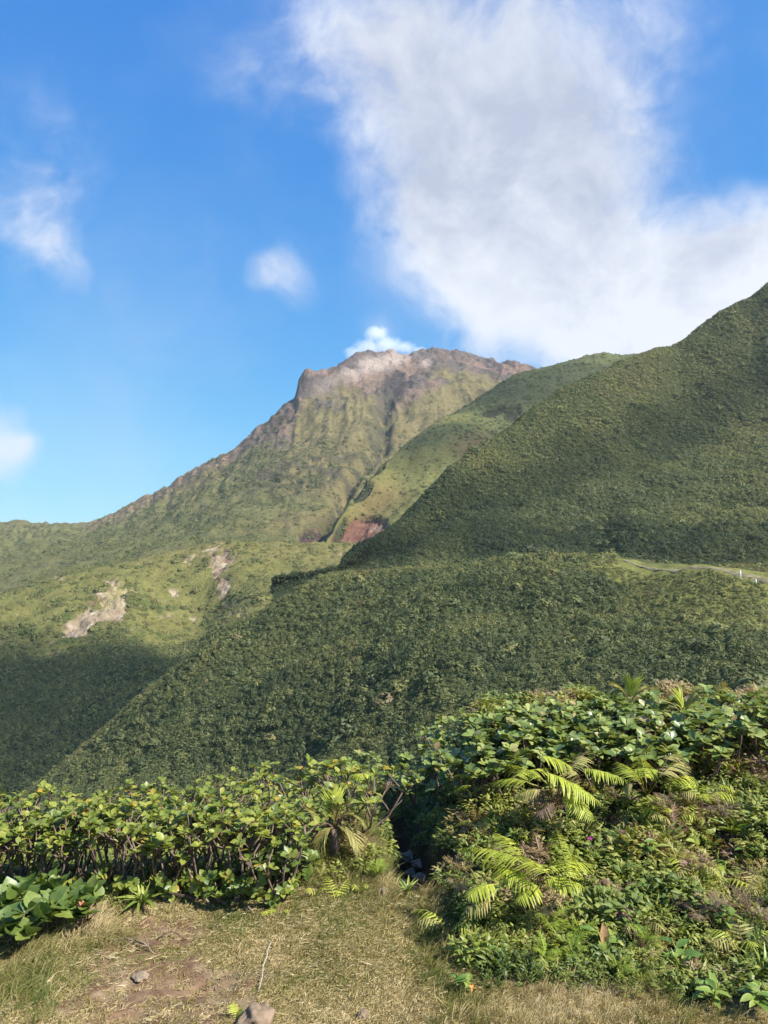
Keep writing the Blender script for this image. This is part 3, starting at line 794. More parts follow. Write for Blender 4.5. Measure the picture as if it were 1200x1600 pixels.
m_leaf_b = leaf_mat('broad_leaf', [(0, (0.062, 0.105, 0.022)), (.6, (0.11, 0.162, 0.030)), (1, (0.19, 0.225, 0.042))], 0.45, 0.25, spec=.6, back=(0.12, 0.2, 0.06))
m_stem = plain_mat('shrub_bark', (0.155, 0.105, 0.082), 0.8, 0.5, 40, 0.4, 0.002)
m_twig = plain_mat('dead_wood', (0.24, 0.18, 0.13), 0.9, 0.5, 25, 0.5, 0.002)
LY = [leaf_mesh('hedge_leaf', m_leaf_y, OBO, 0.66 + .05 * i, 0.16, 0.12 + .08 * i, .25, i) for i in range(3)]
LG = [leaf_mesh('carpet_leaf', m_leaf_g, OBO, 0.70 + .05 * i, 0.14, 0.10 + .08 * i, .2, i + 5) for i in range(3)]
LB = [leaf_mesh('broad_leaf', m_leaf_b, OBO, 0.72 + .05 * i, 0.12, 0.18 + .05 * i, .25, i + 9) for i in range(2)]
def leaf_matrix(p, d, up, L, W=None):
    d = d.normalized()
    x = d.cross(up)
    if x.length < 1e-4: x = d.cross(Vector((1, 0, .1)))
    x.normalize()
    z = x.cross(d)
    W = W or L
    M = Matrix(((x.x * W, d.x * L, z.x * L, p.x), (x.y * W, d.y * L, z.y * L, p.y), (x.z * W, d.z * L, z.z * L, p.z), (0, 0, 0, 1)))
    return M
def rv(s=1.0):
    return Vector((rnd.gauss(0, s), rnd.gauss(0, s), rnd.gauss(0, s)))
def rosette(parent, p, axis, n, L, meshes, lo=35, hi=80, name='leaf', jit=.25):
    axis = axis.normalized()
    s = axis.cross(Vector((.3, .8, .2))).normalized(); q = axis.cross(s)
    a0 = rnd.uniform(0, 6.28)
    for k in range(n):
        f = a0 + k * 2.4 + rnd.uniform(-.3, .3)
        el = math.radians(rnd.uniform(lo, hi))
        rad = s * math.cos(f) + q * math.sin(f)
        d = axis * math.cos(el) + rad * math.sin(el) + rv(jit * .4)
        up = axis * 1.0 + rv(jit)
        l = L * rnd.uniform(.72, 1.15)
        part(name, rnd.choice(meshes), parent, leaf_matrix(p + rad * L * .06, d, up, l))
def woody_shrub(name, label, cat, loc, h, spread, stems, tips_per, n_leaf, L, meshes, group, bias=Vector((0, 0, 0)), low=.45, thick=.009, lo=35, hi=80):
    t = thing(name, label, cat, loc, group)
    loc = Vector(loc)
    for i in range(stems):
        a = 6.283 * (i + rnd.random() * .7) / stems
        out = Vector((math.cos(a), math.sin(a), 0))
        sp = spread * rnd.uniform(.45, 1.05)
        hh = h * rnd.uniform(.78, 1.08) * (1 - .25 * (sp / spread) ** 2)
        b = loc + out * spread * .12 + Vector((0, 0, -.03))
        top = loc + out * sp + Vector((0, 0, hh)) + bias * hh
        k = b.lerp(top, .45) + Vector((rnd.gauss(0, .02), rnd.gauss(0, .02), -.05 * h)) + out * sp * .08
        vs, fs = [], []
        add_tube(vs, fs, [b, b.lerp(k, .5) + rv(.008), k, k.lerp(top, .55) + rv(.008), top], [thick, thick * .9, thick * .8, thick * .62, thick * .4], 5)
        ends = [(top, (top - k) + Vector((0, 0, .3 * h)))]
        for j in range(tips_per - 1):
            f = rnd.uniform(low, .9)
            s0 = b.lerp(k, f / .5) if f < .5 else k.lerp(top, (f - .5) / .5)
            dv = (out * rnd.uniform(-.3, .8) + rv(.55)); dv.z = abs(dv.z) * .6 + .9
            e = s0 + dv.normalized() * h * rnd.uniform(.22, .42)
            e.z = min(e.z, loc.z + h * 1.06)
            m1 = s0.lerp(e, .5) + out * .02 + rv(.008)
            add_tube(vs, fs, [s0, m1, e], [thick * .6, thick * .5, thick * .36], 5)
            ends.append((e, (e - m1) + Vector((0, 0, .25 * h))))
        part('stem', new_mesh('stem', vs, fs, m_stem), t, Matrix.Identity(4))
        if low > .8:
            for j in range(2):
                q0 = b.lerp(k, rnd.uniform(.3, 1))
                ends.append((q0 + out * .03 + Vector((0, -.02, .03)), Vector((out.x, out.y - .4, .8))))
        for e, ax in ends:
            rosette(t, e, ax, n_leaf + rnd.randint(-1, 1), L, meshes, lo, hi)
    return t

# ------------------------------------------------------------------ the hedge of round-leaved shrubs beside the turf
ORD = ['first', 'second', 'third', 'fourth', 'fifth', 'sixth', 'seventh', 'eighth', 'ninth', 'tenth', 'eleventh', 'twelfth']
def hedge_row(pts, h, spread, stems, tips, nl, L, row, low=.5):
    n = len(pts)
    for i, (px, py) in enumerate(pts):
        p = hit(px, py, h * .95)
        loc = (p.x, p.y, float(gz(p.x, p.y)))
        woody_shrub('round_leaved_shrub', f'yellow-green round-leaved shrub, {ORD[i]} along the hedge\'s {row} row counting towards the gully', 'shrub', loc,
                    h * rnd.uniform(.92, 1.08), spread, stems, tips, nl, L, LY, 'round-leaved shrubs of the hedge beside the turf', low=low)
hedge_row([(-30, 1296), (35, 1290), (95, 1297), (150, 1292), (210, 1296), (265, 1290), (325, 1293), (385, 1292), (432, 1300)], .40, .20, 9, 5, 5, .046, 'bare-stemmed front', .82)
hedge_row([(-20, 1274), (45, 1270), (110, 1272), (175, 1268), (240, 1268), (300, 1262), (360, 1260), (415, 1256)], .46, .28, 7, 5, 5, .052, 'middle', .7)
hedge_row([(-30, 1252), (45, 1247), (120, 1242), (195, 1238), (265, 1233), (335, 1228), (400, 1222), (455, 1217), (505, 1210), (555, 1204)], .42, .40, 8, 5, 5, .056, 'back')

# broad green shrubs low at the hedge foot
for (px, py, h, sp, lab, L) in ((30, 1425, .22, .16, 'low shrub with the largest glossy leaves, at the picture\'s lower left edge', .115), (60, 1400, .22, .14, 'bright broad-leaved shrub just behind the largest-leaved one', .085),
                            (125, 1412, .17, .12, 'broad-leaved shrub beside a reddish dry flower head at the hedge foot', .085), (425, 1335, .28, .20, 'broad-leaved shrub with bright round leaves at the gully end of the hedge', .068),
                            (362, 1385, .13, .12, 'small dark leafy shrub at the hedge foot beside the bleached branch', .055), (452, 1338, .2, .13, 'broad-leaved shrub in front of the young palm', .06)):
    p = hit(px, py, h * .8)
    woody_shrub('broad_leaved_shrub', lab, 'shrub', (p.x, p.y, float(gz(p.x, p.y))), h, sp, 5, 3, 6, L, LB, None, lo=20, hi=75, thick=.007)

# ------------------------------------------------------------------ the carpet of big round leaves on the mound
def carpet_row(pts, h, spread, L, row, nl=5, stems=7):
    for i, (px, py) in enumerate(pts):
        p = hit(px, py, h)
        loc = (p.x, p.y, float(gz(p.x, p.y)))
        woody_shrub('carpet_shrub', f'dark green shrub of big rounded leaves, {ORD[i]} from the gully in the mound\'s {row} row', 'shrub', loc,
                    h * rnd.uniform(.95, 1.05), spread, stems, 3, nl, L, LG, 'big-leaved shrubs carpeting the mound', low=.62, lo=45, hi=88)
carpet_row([(655, 1212), (700, 1196), (745, 1180), (790, 1170), (835, 1164), (880, 1158), (930, 1155), (980, 1157), (1030, 1158), (1085, 1152)], .32, .24, .070, 'front', 7, 8)
carpet_row([(590, 1206), (640, 1188), (690, 1170), (740, 1152), (795, 1140), (850, 1133), (905, 1128), (960, 1126), (1015, 1124), (1075, 1122), (1135, 1124), (1200, 1128)], .32, .32, .070, 'middle', 7, 9)
carpet_row([(560, 1190), (615, 1172), (670, 1154), (725, 1134), (780, 1118), (840, 1106), (900, 1102), (960, 1098), (1020, 1096), (1085, 1093), (1150, 1090), (1215, 1088)], .30, .44, .070, 'back', 6, 10)

# ------------------------------------------------------------------ ferns
def leaflet_mesh(name, mat, seed, width=.17, droop=.25):
    r = random.Random(seed)
    prof = [0.75, 1.0, 0.95, 0.9, 0.8, 0.62, 0.4, 0.04]
    return leaf_mesh(name, mat, prof, width, .1, droop, .35, seed)
m_fern = leaf_mat('fern_leaflet', [(0, (0.24, 0.29, 0.03)), (.5, (0.36, 0.41, 0.045)), (1, (0.47, 0.48, 0.07))], .5, .35, spec=.35)
m_fern_d = leaf_mat('fern_leaflet_dull', [(0, (0.17, 0.18, 0.05)), (.5, (0.28, 0.26, 0.08)), (1, (0.38, 0.30, 0.11))], .6, .25, spec=.3)
m_fern_b = leaf_mat('fern_leaflet_brown', [(0, (0.12, 0.075, 0.05)), (.5, (0.19, 0.12, 0.085)), (1, (0.27, 0.18, 0.12))], .7, .15, spec=.2)
m_rach = plain_mat('fern_rachis', (0.26, 0.24, 0.06), .6, .3, 20, .1, .001)
m_rach_b = plain_mat('fern_rachis_brown', (0.13, 0.08, 0.05), .7, .3, 20, .1, .001)
FL = {k: [leaflet_mesh('fern_leaflet', m, i, .125, .12 + .14 * i) for i in range(3)] for k, m in (('g', m_fern), ('d', m_fern_d), ('b', m_fern_b))}
PALM = {k: [leaf_mesh('palm_segment', m, LANCE, .085, .3, .10 + .1 * i, .8, i) for i in range(2)] for k, m in (('g', m_fern), ('d', m_fern_d), ('b', m_fern_b))}
def frond(parent, P0, P1, arch, width, n, kind='g', droop=.5, fwd=.35, bare=.12, shapes=None, label=None, th=.0032, pinna='leaflet'):
    P0, P1 = Vector(P0), Vector(P1)
    ctrl = P0.lerp(P1, .45) + Vector((0, 0, arch))
    B = lambda t: P0 * (1 - t) ** 2 + ctrl * 2 * t * (1 - t) + P1 * t * t
    D = lambda t: ((ctrl - P0) * (1 - t) + (P1 - ctrl) * t).normalized()
    ts = [i / 7 for i in range(8)]
    vs, fs = [], []
    add_tube(vs, fs, [B(t) for t in ts], [th * (1 - .75 * t) for t in ts], 5)
    fr = part('frond', new_mesh('frond', vs, fs, m_rach if kind == 'g' else m_rach_b), parent, Matrix.Identity(4), label=label)
    roll = rnd.uniform(-.25, .25)
    for i in range(n):
        t = bare + (1 - bare) * (i + .5) / n
        p, d = B(t), D(t)
        side = d.cross(Vector((0, 0, 1)))
        if side.length < .15: side = d.cross(Vector((.2, -1, 0)))
        side.normalize()
        upv = side.cross(d).normalized()
        tt = (t - bare) / (1 - bare)
        l = width * (0.55 + .45 * min(1, tt * 3.2)) * max(.10, (1 - tt ** 2.6)) ** .8
        for sgn in (-1, 1):
            if rnd.random() < .03: continue
            dv = side * sgn + d * (fwd + .5 * tt) - Vector((0, 0, 1)) * droop * .62 * (1 - .8 * abs(d.z)) * rnd.uniform(.7, 1.2) + rv(.05)
            part(pinna, rnd.choice(shapes or FL[kind]), fr, leaf_matrix(p, dv, upv + side * roll + rv(.1), l * rnd.uniform(.9, 1.08)))
    return fr
def fern(label, base, fronds, group=None, h0=.0, cat='fern', name='fern', **kw):
    """base (px, py); fronds (root px, root py, tip px, tip py, arch, width, n, kind, lift): lift = height of the tip above ground"""
    b = ground(*base)
    t = thing(name, label, cat, tuple(b), group)
    for f in fronds:
        rx, ry, tx, ty, arch, wd, n, kind = f[:8]
        lift = (f[8] if len(f) > 8 else .16) + (.19 if f[0] is not None else 0)
        root = b + Vector((rnd.gauss(0, .012), rnd.gauss(0, .012), 0))
        if rx is not None: root = hit(rx, ry, lift + .02)
        tip = hit(tx, ty, lift)
        if rx is not None:                       # the frond's own foot comes up from the plant's base
            frond_root = root
            vs, fs = [], []
            add_tube(vs, fs, [b, b.lerp(root, .6) + Vector((0, 0, .04)), root], [.0042, .0038, .0034], 5)
            part('stalk', new_mesh('stalk', vs, fs, m_rach_b if kind != 'g' else m_rach), t, Matrix.Identity(4))
        frond(t, root, tip, arch, wd * (1.18 if rx is not None else 1), int(n * 1.6) if rx is not None else n, kind, **kw)
    return t
fern('large bright fern on the bank, with an upright frond and arching ones around it', (838, 1402),
     [(822, 1352, 714, 1326, .07, .105, 17, 'g', .20), (835, 1375, 752, 1352, .04, .10, 15, 'g', .14), (862, 1372, 790, 1330, .04, .10, 16, 'g', .18), (893, 1385, 868, 1293, .02, .115, 18, 'g', .16),
      (842, 1372, 914, 1388, .045, .10, 14, 'g', .12), (778, 1352, 838, 1388, .02, .09, 13, 'g', .14), (775, 1382, 728, 1405, .04, .085, 12, 'g', .10), (845, 1385, 806, 1412, .04, .08, 11, 'g', .08), (850, 1360, 930, 1352, .05, .095, 14, 'g', .14), (815, 1345, 770, 1300, .05, .095, 15, 'g', .18)], droop=.6)
fern('brownish fern drooping over the shaded turf edge below the bright fern', (765, 1425),
     [(775, 1402, 728, 1400, .04, .075, 10, 'b', .04), (770, 1408, 722, 1428, .03, .07, 10, 'd', .02)], droop=.8)
fern('large bright fern below the carpet of round leaves, its longest frond reaching down', (868, 1262),
     [(852, 1222, 782, 1193, .05, .10, 16, 'g', .22), (845, 1205, 942, 1258, .05, .115, 18, 'g', .20), (800, 1215, 860, 1200, .03, .09, 13, 'g', .20), (842, 1182, 895, 1200, .04, .10, 13, 'g', .24),
      (905, 1200, 985, 1222, .03, .09, 14, 'g', .18), (830, 1225, 765, 1225, .06, .10, 15, 'g', .18), (880, 1235, 925, 1285, .05, .10, 14, 'g', .14), (880, 1215, 930, 1165, .03, .09, 13, 'd', .2), (850, 1235, 800, 1245, .04, .09, 12, 'd', .14), (905, 1215, 870, 1195, .03, .10, 12, 'd', .18), (868, 1255, 835, 1280, .02, .07, 9, 'b', .12)], droop=.55)
fern('yellowish spreading fern at the edge of the leaf carpet, furthest up the mound', (1010, 1245),
     [(1000, 1225, 962, 1190, .04, .10, 14, 'g', .2), (1010, 1222, 1000, 1180, .03, .10, 13, 'g', .2), (1030, 1215, 1070, 1190, .04, .11, 15, 'd', .2), (1040, 1222, 1085, 1215, .04, .10, 13, 'g', .16), (990, 1225, 975, 1235, .03, .09, 11, 'd', .15),
      (985, 1205, 1040, 1208, .04, .10, 14, 'g', .2), (1040, 1190, 1060, 1178, .03, .08, 11, 'd', .2)], droop=.5)
fern('fern with two short arching fronds on the dark wall of the gully', (722, 1248), [(738, 1215, 697, 1218, .05, .07, 11, 'g', .12), (735, 1228, 705, 1240, .04, .06, 9, 'g', .08)], droop=.8)
fern('tiny bright fern hanging on the shaded gully wall', (728, 1298), [(735, 1284, 712, 1290, .03, .05, 8, 'g', .05)], droop=.8)
fern('fern with layered fronds at the head of the gully', (600, 1240),
     [(590, 1218, 548, 1212, .05, .08, 13, 'g', .14), (615, 1210, 648, 1204, .04, .08, 12, 'g', .16), (600, 1226, 572, 1236, .04, .07, 10, 'd', .1), (620, 1222, 636, 1232, .03, .07, 10, 'g', .1)], droop=.7)
fern('pale fern dotted beside the gully head, half hidden in leaves', (640, 1228), [(640, 1215, 668, 1212, .03, .06, 9, 'd', .1), (632, 1200, 622, 1190, .03, .06, 9, 'g', .14)], droop=.6)
fern('small fern at the far turf edge, middle of three below the palm', (524, 1408), [(None, None, 510, 1368, .04, .055, 9, 'g', .09), (None, None, 545, 1372, .04, .055, 9, 'g', .08), (None, None, 530, 1392, .04, .05, 8, 'g', .04)], droop=.7)
fern('small fern at the far turf edge nearest the hedge, below the palm', (492, 1402), [(None, None, 476, 1392, .05, .055, 9, 'g', .06), (None, None, 508, 1390, .05, .05, 9, 'g', .06)], droop=.8)
fern('small fern at the far turf edge nearest the gully', (562, 1396), [(None, None, 548, 1385, .05, .05, 9, 'g', .05), (None, None, 576, 1384, .05, .05, 8, 'g', .05)], droop=.8)
fern('two little fern fronds lying yellow on the turf', (428, 1432), [(None, None, 405, 1428, .03, .04, 8, 'g', .02), (None, None, 452, 1424, .03, .04, 8, 'g', .02), (None, None, 425, 1418, .02, .04, 7, 'g', .03)], droop=.5)
fern('fern with two short fronds on the grassy bank top', (602, 1345), [(None, None, 590, 1322, .04, .06, 10, 'g', .08), (None, None, 614, 1322, .04, .06, 10, 'g', .08), (None, None, 608, 1340, .03, .05, 8, 'g', .04)], droop=.6)
fern('fern on the bank leaning out above the gully', (612, 1288), [(None, None, 628, 1276, .03, .06, 9, 'g', .08), (None, None, 618, 1262, .03, .06, 10, 'd', .12)], droop=.5)
fern('small bright fern beside the embedded stone at the picture\'s bottom edge', (368, 1596), [(None, None, 362, 1568, .02, .045, 9, 'g', .06), (None, None, 378, 1575, .02, .04, 8, 'g', .05)], droop=.3)
for k, (px, py, lab) in enumerate(((1145, 1395, 'yellow-green fern with drooping fronds, highest of three on the open mound'), (1160, 1475, 'fern with long hanging pale leaflets near the lower right corner'),
                               (1085, 1365, 'dull fern among brown tufts in the middle of the mound'), (960, 1385, 'half-dry fern beside the upright frond'), (1050, 1280, 'small pale fern below the spreading fern'), (1150, 1240, 'olive fern high on the mound at the picture edge'),
                               (1195, 1395, 'bright fern cut by the picture edge, midway up the mound'), (1100, 1245, 'light green fern just beyond the spreading fern'), (700, 1445, 'yellowing drooping fern at the shaded turf edge'), (1000, 1445, 'orange-tinged fern in the lower middle of the mound'))):
    p = ground(px, py, .05)
    t = thing('fern', lab, 'fern', tuple(p))
    n = rnd.randint(4, 6)
    for j in range(n):
        a = 6.283 * (j + rnd.random() * .6) / n
        l = rnd.uniform(.17, .26)
        tip = p + Vector((math.cos(a) * l, math.sin(a) * l * .8, rnd.uniform(.04, .12)))
        frond(t, p, tip, .10, .085, 11, rnd.choice(['g', 'd', 'd', 'g'] if k not in (3, 9) else ['d', 'b', 'd']), droop=.8)

# ------------------------------------------------------------------ young palms and strap-leaved rosettes
def palm(label, px, py, h, specs, Lf):
    p = ground(px, py, h)
    t = thing('young_palm', label, 'palm', tuple(p))
    top = p + Vector((0, 0, h))
    part('trunk', tube_mesh('trunk', [p, p + Vector((0.01, 0, h * .5)), top], [.03, .026, .02], m_stem, 7), t, Matrix.Identity(4))
    for (dx, dy, dz, kind, arch) in specs:
        frond(t, top, top + Vector((dx, dy, dz)) * Lf, arch, Lf * .62, 15, kind, droop=.22, fwd=1.25, bare=.18, shapes=PALM[kind], th=.006, pinna='segment')
palm('young palm with yellowing fan-like fronds standing beside the gully', 522, 1296, .2,
     [(-.05, .1, .9, 'g', .03), (.75, -.1, .15, 'd', .14), (-.45, -.45, -.5, 'd', .10), (-.85, .1, .45, 'd', .06), (.75, -.45, -.55, 'd', .14), (-.6, -.3, .05, 'b', .08), (.2, -.3, .7, 'd', .05)], .245)
palm('young palm poking up from the leaf carpet, nearer of the two', 1068, 1122, .27, [(-.5, .1, .4, 'd', .06), (.35, 0, .6, 'd', .05), (.7, .1, .1, 'd', .06), (-.1, .1, .7, 'g', .03)], .26)
palm('young palm poking up at the skyline of the leaf carpet', 985, 1098, .27, [(-.4, .1, .45, 'd', .05), (.5, 0, .4, 'd', .05), (.1, .1, .6, 'g', .03)], .26)
m_strap = leaf_mat('strap_leaf', [(0, (0.13, 0.20, 0.04)), (.5, (0.20, 0.27, 0.045)), (1, (0.30, 0.32, 0.07))], .4, .25, spec=.5)
SL = [leaf_mesh('strap_leaf', m_strap, STRAP, .17, .5, .25 + .2 * i, .6, i) for i in range(3)]
def rosette_plant(label, px, py, L, n, hi=62):
    n = int(n * 1.5)
    p = ground(px, py)
    t = thing('rosette_plant', label, 'bromeliad', tuple(p))
    part('stem', tube_mesh('stem', [p, p + Vector((0, 0, L * .12)), p + Vector((0, 0, L * .2))], [L * .08, L * .07, L * .04], m_stem, 6), t, Matrix.Identity(4))
    rosette(t, p + Vector((0, 0, L * .2)), Vector((rnd.gauss(0, .1), -.15, 1)), n, L, SL, 15, hi)
rosette_plant('yellow-green strap-leaved rosette at the hedge foot beside the bleached branch', 222, 1418, .13, 14)
rosette_plant('pale rosette in front of the hedge near the small turf-edge ferns', 480, 1362, .13, 11)
rosette_plant('large pale rosette on the mound below the spreading fern', 1145, 1312, .14, 14)
rosette_plant('slender-leaved rosette on the mound, beside the brown tufts', 970, 1388, .12, 12, 55)
rosette_plant('blue-green rosette at the lower edge of the picture, on the mound', 1190, 1530, .11, 13)
rosette_plant('spiky rosette low on the mound between herbs', 1065, 1530, .10, 12)
rosette_plant('small rosette on the bank at the gully mouth', 636, 1398, .09, 12, 60)
rosette_plant('dry-tipped rosette near the fallen grey branch under the hedge', 285, 1400, .12, 11)

# ------------------------------------------------------------------ herbs with separate leaves
m_herb = leaf_mat('herb_leaf', [(0, (0.08, 0.15, 0.03)), (.5, (0.16, 0.24, 0.04)), (1, (0.28, 0.33, 0.07))], .4, .3, spec=.5)
HL = [leaf_mesh('herb_leaf', m_herb, OVAL, .42, .2, .2 + .15 * i, .4, i) for i in range(3)]
m_pink = leaf_mat('young_leaf', [(0, (0.42, 0.24, 0.12)), (1, (0.50, 0.30, 0.15))], .45, .3)
PINK = [leaf_mesh('young_leaf', m_pink, OVAL, .4, .3, .05, .5, 3)]
def herb(label, px, py, h, n, L, shapes=None):
    p = ground(px, py, h * .4)
    t = thing('leafy_herb', label, 'plant', tuple(p))
    for s in range(3):
        a = rnd.uniform(0, 6.28)
        top = p + Vector((math.cos(a) * h * .45, math.sin(a) * h * .45, h * rnd.uniform(.7, 1)))
        mid = p.lerp(top, .5) + rv(.01)
        part('stem', tube_mesh('stem', [p, mid, top], [.004, .0035, .002], m_rach, 5), t, Matrix.Identity(4))
        for j in range(n // 3):
            f = .35 + .65 * j / (n // 3)
            q = p.lerp(mid, f * 2) if f < .5 else mid.lerp(top, f * 2 - 1)
            az = j * 2.4 + a
            d = Vector((math.cos(az), math.sin(az), rnd.uniform(.1, .7)))
            part('leaf', rnd.choice(shapes or HL), t, leaf_matrix(q, d, Vector((0, -.2, 1)) + rv(.2), L * rnd.uniform(.8, 1.2)))
    return t
HERBS = [(945, 1480, .12, 12, .10, 'dark broad-leaved herb with one upright pinkish young leaf'), (1090, 1330, .14, 18, .075, 'leafy herb with paired green leaves above the brown tufts'),
         (980, 1255, .12, 15, .07, 'dark shiny herb under the spreading fern'), (920, 1340, .15, 15, .06, 'bright whorled herb beside the upright fern frond'), (1135, 1440, .14, 15, .085, 'light green herb with pointed leaves near the hanging fern'),
         (1060, 1500, .13, 12, .085, 'herb with a few broad pale leaves, lowest on the mound'), (735, 1500, .10, 18, .05, 'leafy herb at the turf edge in the bush\'s shadow'), (720, 1540, .09, 15, .05, 'small herb beside an orange leaf at the turf edge'),
         (765, 1490, .12, 18, .05, 'herb with small oval leaves between straw and shaded turf'), (1000, 1400, .13, 15, .06, 'green herb beside the orange-tinged fern'), (1120, 1360, .12, 15, .07, 'glossy herb just below the large pale rosette'),
         (1180, 1340, .13, 15, .07, 'herb at the picture edge beside the large pale rosette'), (905, 1420, .12, 15, .05, 'small-leaved herb below the upright fern frond'), (1170, 1560, .13, 15, .08, 'dark green herb in the lower right corner'),
         (1110, 1555, .12, 15, .07, 'shiny low herb next to the dry straw'), (1020, 1330, .12, 15, .06, 'olive herb in the middle of the mound'), (890, 1290, .10, 15, .045, 'reddish-green herb between the two large ferns'), (800, 1310, .12, 15, .045, 'pale herb above the large lower fern')]
for k, (px, py, h, n, L, lab) in enumerate(HERBS):
    t = herb(lab, px, py, h, n, L)
    if k == 0:
        q = ground(px, py, .05)
        part('young_leaf', PINK[0], t, leaf_matrix(q + Vector((0, 0, .05)), Vector((-.05, -.1, 1)), Vector((0, -1, .2)), .12), label='upright pinkish young leaf')

# brown feathery tufts
def spray_mesh(name, mat, seed, n=26, L=1.0, w=.012, fork=3):
    r = random.Random(seed)
    vs, fs = [], []
    def ribbon(p, d, l, ww, seg=3):
        p = Vector(p); d = Vector(d).normalized()
        k = len(vs)
        for i in range(seg + 1):
            s_ = d.cross(Vector((0, 0, 1)) + Vector((.1, .2, 0))).normalized() * ww * (1 - .7 * i / seg)
            vs.append(p - s_); vs.append(p + s_)
            p = p + d * l / seg; d = (d + Vector((r.gauss(0, .12), r.gauss(0, .12), -.22))).normalized()
        for i in range(seg):
            a = k + i * 2
            fs.append((a, a + 1, a + 3, a + 2))
    d0 = Vector((0, 1, .8))
    P = [Vector((0, t, .8 * t - .75 * t * t)) for t in (0, .25, .5, .75, 1.0)]
    ribbon((0, 0, 0), (0, 1, .8), 1.1, w * 1.2, 4)
    for i in range(n):
        t = .15 + .85 * i / n
        q = Vector((0, t, .8 * t - .62 * t * t))
        for sg in (-1, 1):
            d = Vector((sg, .7 + r.gauss(0, .2), r.gauss(.05, .25)))
            ribbon(q, d, (.42 * (1 - t) + .12) * r.uniform(.7, 1.2), w, 3)
    return new_mesh(name, vs, fs, mat, False)
m_brown = leaf_mat('dry_spray', [(0, (0.10, 0.062, 0.048)), (.5, (0.17, 0.11, 0.085)), (1, (0.26, 0.17, 0.11))], .8, .1, spec=.1)
m_moss = leaf_mat('clubmoss_spray', [(0, (0.11, 0.17, 0.02)), (.5, (0.20, 0.27, 0.03)), (1, (0.27, 0.33, 0.05))], .6, .3, spec=.3)
SPB = [spray_mesh('dry_spray', m_brown, i, 14) for i in range(3)]
SPM = [spray_mesh('clubmoss_spray', m_moss, 7 + i, 16, 1, .02) for i in range(3)]
def tuft(name, label, cat, px, py, L, n, shapes, group=None):
    p = ground(px, py, L * .3)
    t = thing(name, label, cat, tuple(p), group)
    for j in range(n):
        a = 6.283 * j / n + rnd.uniform(-.3, .3)
        d = Vector((math.cos(a), math.sin(a), rnd.uniform(-.1, .8)))
        part('spray', rnd.choice(shapes), t, leaf_matrix(p + Vector((0, 0, rnd.uniform(.02, .06))), d, Vector((0, 0, 1)) + rv(.15), L * rnd.uniform(.7, 1.15)))
for (px, py, L, lab) in ((865, 1265, .17, 'brown feathery tuft under the fern below the leaf carpet'), (965, 1250, .15, 'dark brown feathery tuft between the two upper ferns'), (975, 1300, .14, 'pinkish brown tuft above the mound\'s middle'), (1090, 1430, .18, 'largest purple-brown tuft, low on the mound beside the hanging fern'),
                          (1175, 1430, .17, 'reddish brown tuft at the picture edge'), (960, 1425, .14, 'orange-brown feathery tuft beside the bright clubmoss'), (1125, 1275, .15, 'brown tuft above the large pale rosette'), (1040, 1270, .14, 'light brown tuft below the spreading fern'),
                          (720, 1405, .10, 'small brown tuft in the shade beside the gully mouth'), (1185, 1215, .13, 'straw-brown tuft high at the picture edge'), (1100, 1200, .12, 'olive-brown tuft beside the leaf carpet'), (935, 1330, .12, 'grey-brown tuft beside the upright fern frond'), (780, 1345, .10, 'brown tuft behind the lower fern')):
    tuft('dry_tuft', lab, 'dry plant', px, py, L, 9, SPB)
for (px, py, L, lab) in ((860, 1455, .12, 'brightest yellow-green clubmoss cushion below the lower fern'), (905, 1465, .11, 'clubmoss cushion between the bright one and the dark herb'), (850, 1500, .10, 'clubmoss at the edge of the straw'), (965, 1520, .09, 'small bright clubmoss above the straw'),
                          (895, 1500, .11, 'dull clubmoss just above the straw'), (790, 1420, .10, 'clubmoss in the shade under the lower fern'), (1010, 1480, .10, 'clubmoss in the hollow of the mound'), (590, 1370, .09, 'clubmoss on the bank at the far turf edge')):
    tuft('clubmoss', lab, 'clubmoss', px, py, L, 11, SPM)

# ------------------------------------------------------------------ uncountable ground cover
def clump_mesh(name, mat, seed, n, h, rad, w, lean, seg=2, flat=0.0):
    r = random.Random(seed)
    vs, fs = [], []
    for i in range(n):
        a, q = r.uniform(0, 6.28), rad * math.sqrt(r.random())
        p = Vector((math.cos(a) * q, math.sin(a) * q, -.004))
        b = r.uniform(0, 6.28)
        l = h * r.uniform(.45, 1.2)
        d = Vector((math.cos(b) * lean * r.uniform(.3, 1.3), math.sin(b) * lean * r.uniform(.3, 1.3), 1 - flat)).normalized()
        s_ = d.cross(Vector((math.cos(b + 1), math.sin(b + 1), .2))).normalized() * w * r.uniform(.7, 1.3)
        k = len(vs)
        for j in range(seg):
            vs.append(p - s_ * (1 - .35 * j)); vs.append(p + s_ * (1 - .35 * j))
            p = p + d * l / seg
            d = (d + Vector((math.cos(b) * .35, math.sin(b) * .35, -.28))).normalized()
        vs.append(p)
        for j in range(seg - 1):
            a0 = k + 2 * j
            fs.append((a0, a0 + 1, a0 + 3, a0 + 2))
        fs.append((k + 2 * seg - 2, k + 2 * seg - 1, k + 2 * seg))
    return new_mesh(name, vs, fs, mat, False)
GRASS_STOPS = [(0, (0.10, 0.135, 0.03)), (.28, (0.19, 0.18, 0.052)), (.5, (0.31, 0.25, 0.105)), (.75, (0.43, 0.34, 0.17)), (1, (0.58, 0.48, 0.30))]
m_grass = leaf_mat('grass_blade', GRASS_STOPS, .6, .25, 'TINT', .3)
grass_c = proto_collection('grass_clump', [clump_mesh('grass_clump', m_grass, i, 18, .021, .036, .0026, 1.0) for i in range(5)])
straw_c = proto_collection('flat_straw', [clump_mesh('flat_straw', m_grass, 30 + i, 10, .05, .05, .0022, 1.0, 2, .8) for i in range(4)])
